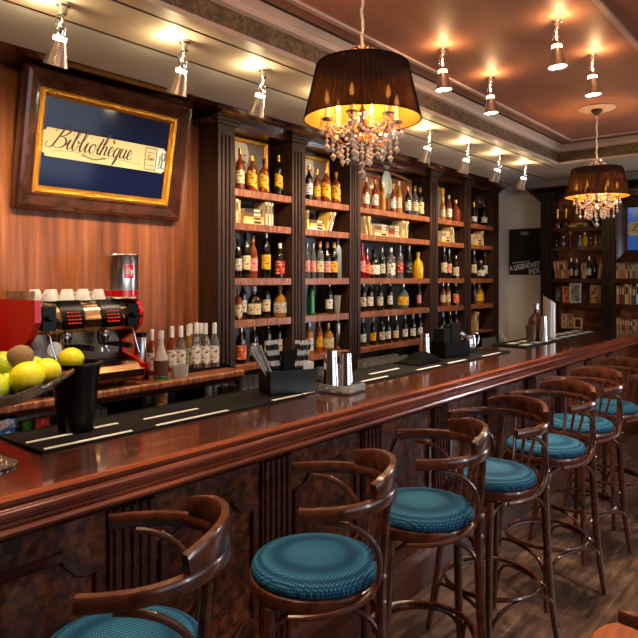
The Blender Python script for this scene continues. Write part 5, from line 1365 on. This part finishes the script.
for i in range(18):
    straw(.0 + .011 * (i % 6) - .01, -.04 + .02 * (i // 6), R(8 + 8 * random.random() + (i % 6) * .6), 0, M['straw'], 'black and white striped straw in right half of the caddy', 'striped straws in the caddy')
for i in range(10):
    straw(-.06 + .007 * (i % 5), .0 + .02 * (i // 5), R(-12 + 1.5 * (i % 5)), 0, M['straw'], 'black and white striped straw in left half of the caddy', 'striped straws at left of the caddy')
b = MB(); b.box(-.036, .035, -.035, -.012, .006, .205); b.extrude([(-.05, .14), (.03, .16), (.036, .205), (-.036, .212)], -.03, -.02, 'y')
o = b.build('straw_packet', M['black_matte'], None, 0); o.location = (x, y, ZT + .01); o.rotation_euler = (0, 0, rz0); tag(o, 'black packet standing upright in the middle of near caddy', 'packet')
for k in range(1):
    b = MB(); b.box(.062, .118, -.05, .05, .006, .14); o = b.build('napkin_stack', M['paper'], None, 0); o.location = (x, y, ZT + .01); o.rotation_euler = (0, 0, rz0); tag(o, 'stack of white napkins at right end of near caddy', 'napkins', None, 'stuff')
x2, y2 = 4.03, 2.16
caddy(x2, y2, R(-15), 'second black bar caddy beside the silver pitcher')
b = MB(); b.box(-.038, .05, -.05, -.03, .006, .24); b.box(-.036, .048, .01, .035, .006, .22); b.box(-.115, -.05, -.05, .05, .006, .20)
o = b.build('menu_stack', M['black_matte'], None, 0); o.location = (x2, y2, ZT + .01); o.rotation_euler = (0, 0, R(-15)); tag(o, 'black menus standing in the second bar caddy', 'menus')
# acrylic tray with two shakers
ax_, ay_ = onz(341, 391, BZ); az_ = R(4)
b = MB()
s_ = .098
def rr(s, z): return [(s * a, s * c, z) for a, c in ((-1, -.75), (-.75, -1), (.75, -1), (1, -.75), (1, .75), (.75, 1), (-.75, 1), (-1, .75))]
rings = [rr(s_ * .94, 0), rr(s_, .008), rr(s_, .036), rr(s_ * .9, .042), rr(s_ * .84, .02), rr(s_ * .84, .016)]
vs = [p for q in rings for p in q]; fs = [tuple(range(7, -1, -1)), tuple(range(40, 48))]
for j in range(5):
    for i in range(8): fs.append((j * 8 + i, j * 8 + (i + 1) % 8, (j + 1) * 8 + (i + 1) % 8, (j + 1) * 8 + i))
b.add(vs, fs); o = b.build('acrylic_tray', M['bar_glass'], None, 20); o.location = (ax_, ay_, ZT); o.rotation_euler = (0, 0, az_); tag(o, 'thick clear glass tray under two steel shakers', 'tray')
def shaker(px, py, z, lab, h=.175, r0=.03, r1=.042, m=None, grp='steel shaker tins on the bar', flip=True):
    b = MB(); prof = [(0, h), (r0, h), (r0 + .001, h - .004), (r1, .004), (r1 + .0015, 0), (r1 - .001, 0), (r0 - .002, h - .006), (0, h - .006)]
    if not flip: prof = [(r, h - q) for r, q in prof]
    b.lathe(prof, 32); o = b.build('shaker_tin', m or M['chrome'], None, 50); o.location = (px, py, z); return tag(o, lab, 'shaker', grp)
shaker(ax_ - .045, ay_ + .03, ZT + .021, 'taller steel shaker tin upside down at left on glass tray', .185)
shaker(ax_ + .045, ay_ + .005, ZT + .021, 'shorter steel shaker tin upside down at right on glass tray', .165, .029, .038)
p = onz(426, 361, BZ); shaker(p[0] + .03, p[1] + .03, ZT + .009, 'lone steel shaker tin upside down beside the second caddy', .175)
# silver pitcher / bowl with handle
p = onz(471, 354, BZ)
t = thing('pitcher', 'squat polished steel pitcher with curved handle right of second caddy', 'pitcher', (p[0] + .03, p[1] + .05, ZT + .009))
b = MB(); b.lathe([(0, 0), (.062, 0), (.07, .01), (.076, .06), (.07, .11), (.064, .13), (.061, .13), (.067, .11), (.073, .06), (.066, .012), (0, .008)], 36); b.build('body', M['chrome'], t)
b = MB(); b.tube(catmull([(.062, -.01, .122), (.10, -.02, .138), (.135, -.03, .12), (.13, -.03, .07), (.10, -.02, .03), (.07, -.01, .03)], 5), .007, 8); b.build('handle', M['chrome'], t)
b = MB(); b.tube(catmull([(-.05, .0, .13), (-.09, 0, .145), (-.12, 0, .14)], 4), .014, 10, radii=[.022] * 4 + [.014] * 4 + [.01]); b.build('spout', M['chrome'], t)
# dark cloth behind the bar
b = MB(); n = 14; vs = []; fs = []
for i in range(n + 1):
    for j in range(8):
        xx = -.16 + .32 * i / n; yy = -.10 + .2 * j / 7
        hgt = .055 * math.exp(-((xx - .05) ** 2) / .008) * math.exp(-(yy ** 2) / .01) + .008 * math.sin(i * 1.9) * math.cos(j * 1.3) + .012
        if i in (0, n) or j in (0, 7): hgt = .001
        vs.append((xx, yy, hgt))
for i in range(n):
    for j in range(7): fs.append((i * 8 + j, (i + 1) * 8 + j, (i + 1) * 8 + j + 1, i * 8 + j + 1))
k_ = len(vs)
b.add(vs, fs); o = b.build('bar_towel', M['black_matte'], None, 70); o.data.materials[0] = mat('black_towel', (7, 7, 8), .9, spec=.1)
p = onz(415, 362, BZ); o.location = (p[0] - .05, 2.17, ZT + .009); tag(o, 'crumpled black towel on the bar left of lone shaker', 'towel')
md = o.modifiers.new('Solidify', 'SOLIDIFY'); md.thickness = .003; md.offset = -1

# far end bar group
p = onz(538, 343, BZ)
tumbler('mixing_glass', 'steel rimmed mixing glass at left of far bar group', 'glass', (p[0] - .06, p[1] + .04, ZT + .009), .034, .045, .15, mat('smoky_glass', (150, 130, 116), .05, trans=.7), None, .003)
p = onz(544, 342, BZ); shaker(p[0] - .02, p[1] - .0, ZT + .009, 'narrow steel shaker tin in the far bar group', .22, .03, .036)
p = onz(536, 342, BZ)
bottle('squat', 'brown', None, 'silver', (p[0] + .08, p[1] + .03, ZT + .009), 'squat decanter with amber drink in the far bar group', None, 1.55, name='decanter')
p = onz(551, 338, BZ)
b = MB(); n = 10; vs = []; fs = []
# tall white open sleeve with slanted top
for i in range(n + 1):
    a = R(-100 + 200 * i / n)
    for (rr_, zt_) in ((.062, 1), (.059, 1)):
        xx = rr_ * math.cos(a + R(-60)); yy = rr_ * math.sin(a + R(-60)) * 1.3
        hh = .40 - .13 * (i / n)
        vs += [(xx, yy, 0), (xx, yy, hh)]
for i in range(n):
    o_ = i * 4; q = o_ + 4
    fs += [(o_, q, q + 1, o_ + 1), (o_ + 2, o_ + 3, q + 3, q + 2), (o_ + 1, q + 1, q + 3, o_ + 3), (o_, o_ + 2, q + 2, q)]
fs += [(0, 1, 3, 2), (n * 4, n * 4 + 2, n * 4 + 3, n * 4 + 1)]
b.add(vs, fs); b.lathe([(0, 0), (.058, 0), (.058, .006), (0, .006)], 20, sy=1.3, M=Matrix.Identity(3))
o = b.build('bottle_cooler', mat('satin_white_metal', (206, 200, 194), .3, .3), None, 40); o.location = (p[0], p[1] + .02, ZT + .009); o.rotation_euler = (0, 0, R(-60)); tag(o, 'tall pale cooler sleeve with slanted top on the far bar mat', 'wine cooler')

# ------------------------------------------------------------------ room light
W = bpy.data.worlds.new('World'); sc.world = W; W.use_nodes = True
W.node_tree.nodes['Background'].inputs[0].default_value = (.75, .85, 1, 1); W.node_tree.nodes['Background'].inputs[1].default_value = 1.0
a = add_light('AREA', 'daylight_front', ((FX0 + FX1) / 2, Y0 - .25, 1.65), 26, (1, .95, .90), rot=(R(90), 0, 0), shape='RECTANGLE', size=FX1 - FX0, size_y=1.7)  # added fill light outside the invented front window
a = add_light('AREA', 'daylight_side', (X1 + .25, (WY0 + WY1) / 2, 1.6), 45, (.90, .94, 1), rot=(R(90), 0, R(90)), shape='RECTANGLE', size=WY1 - WY0, size_y=1.8)

# ------------------------------------------------------------------ camera
cam = bpy.data.cameras.new('Camera'); co = bpy.data.objects.new('Camera', cam); COL.objects.link(co)
co.location = (0, 0, CAMZ); co.rotation_euler = (R(90), 0, YAW - R(90))
cam.sensor_width = 36; cam.lens = 36 * FPX / 638; cam.shift_y = -(319 - 279) / 638; cam.clip_start = .05
sc.camera = co
sc.view_settings.view_transform = 'Standard'; sc.view_settings.look = 'None'; sc.view_settings.exposure = .72; sc.view_settings.gamma = 1
sc.view_settings.use_curve_mapping = False
sc.cycles.max_bounces = 8; sc.cycles.diffuse_bounces = 4; sc.cycles.glossy_bounces = 4; sc.cycles.transmission_bounces = 6; sc.cycles.transparent_max_bounces = 12
sc.cycles.caustics_reflective = False; sc.cycles.caustics_refractive = False; sc.cycles.sample_clamp_indirect = 6
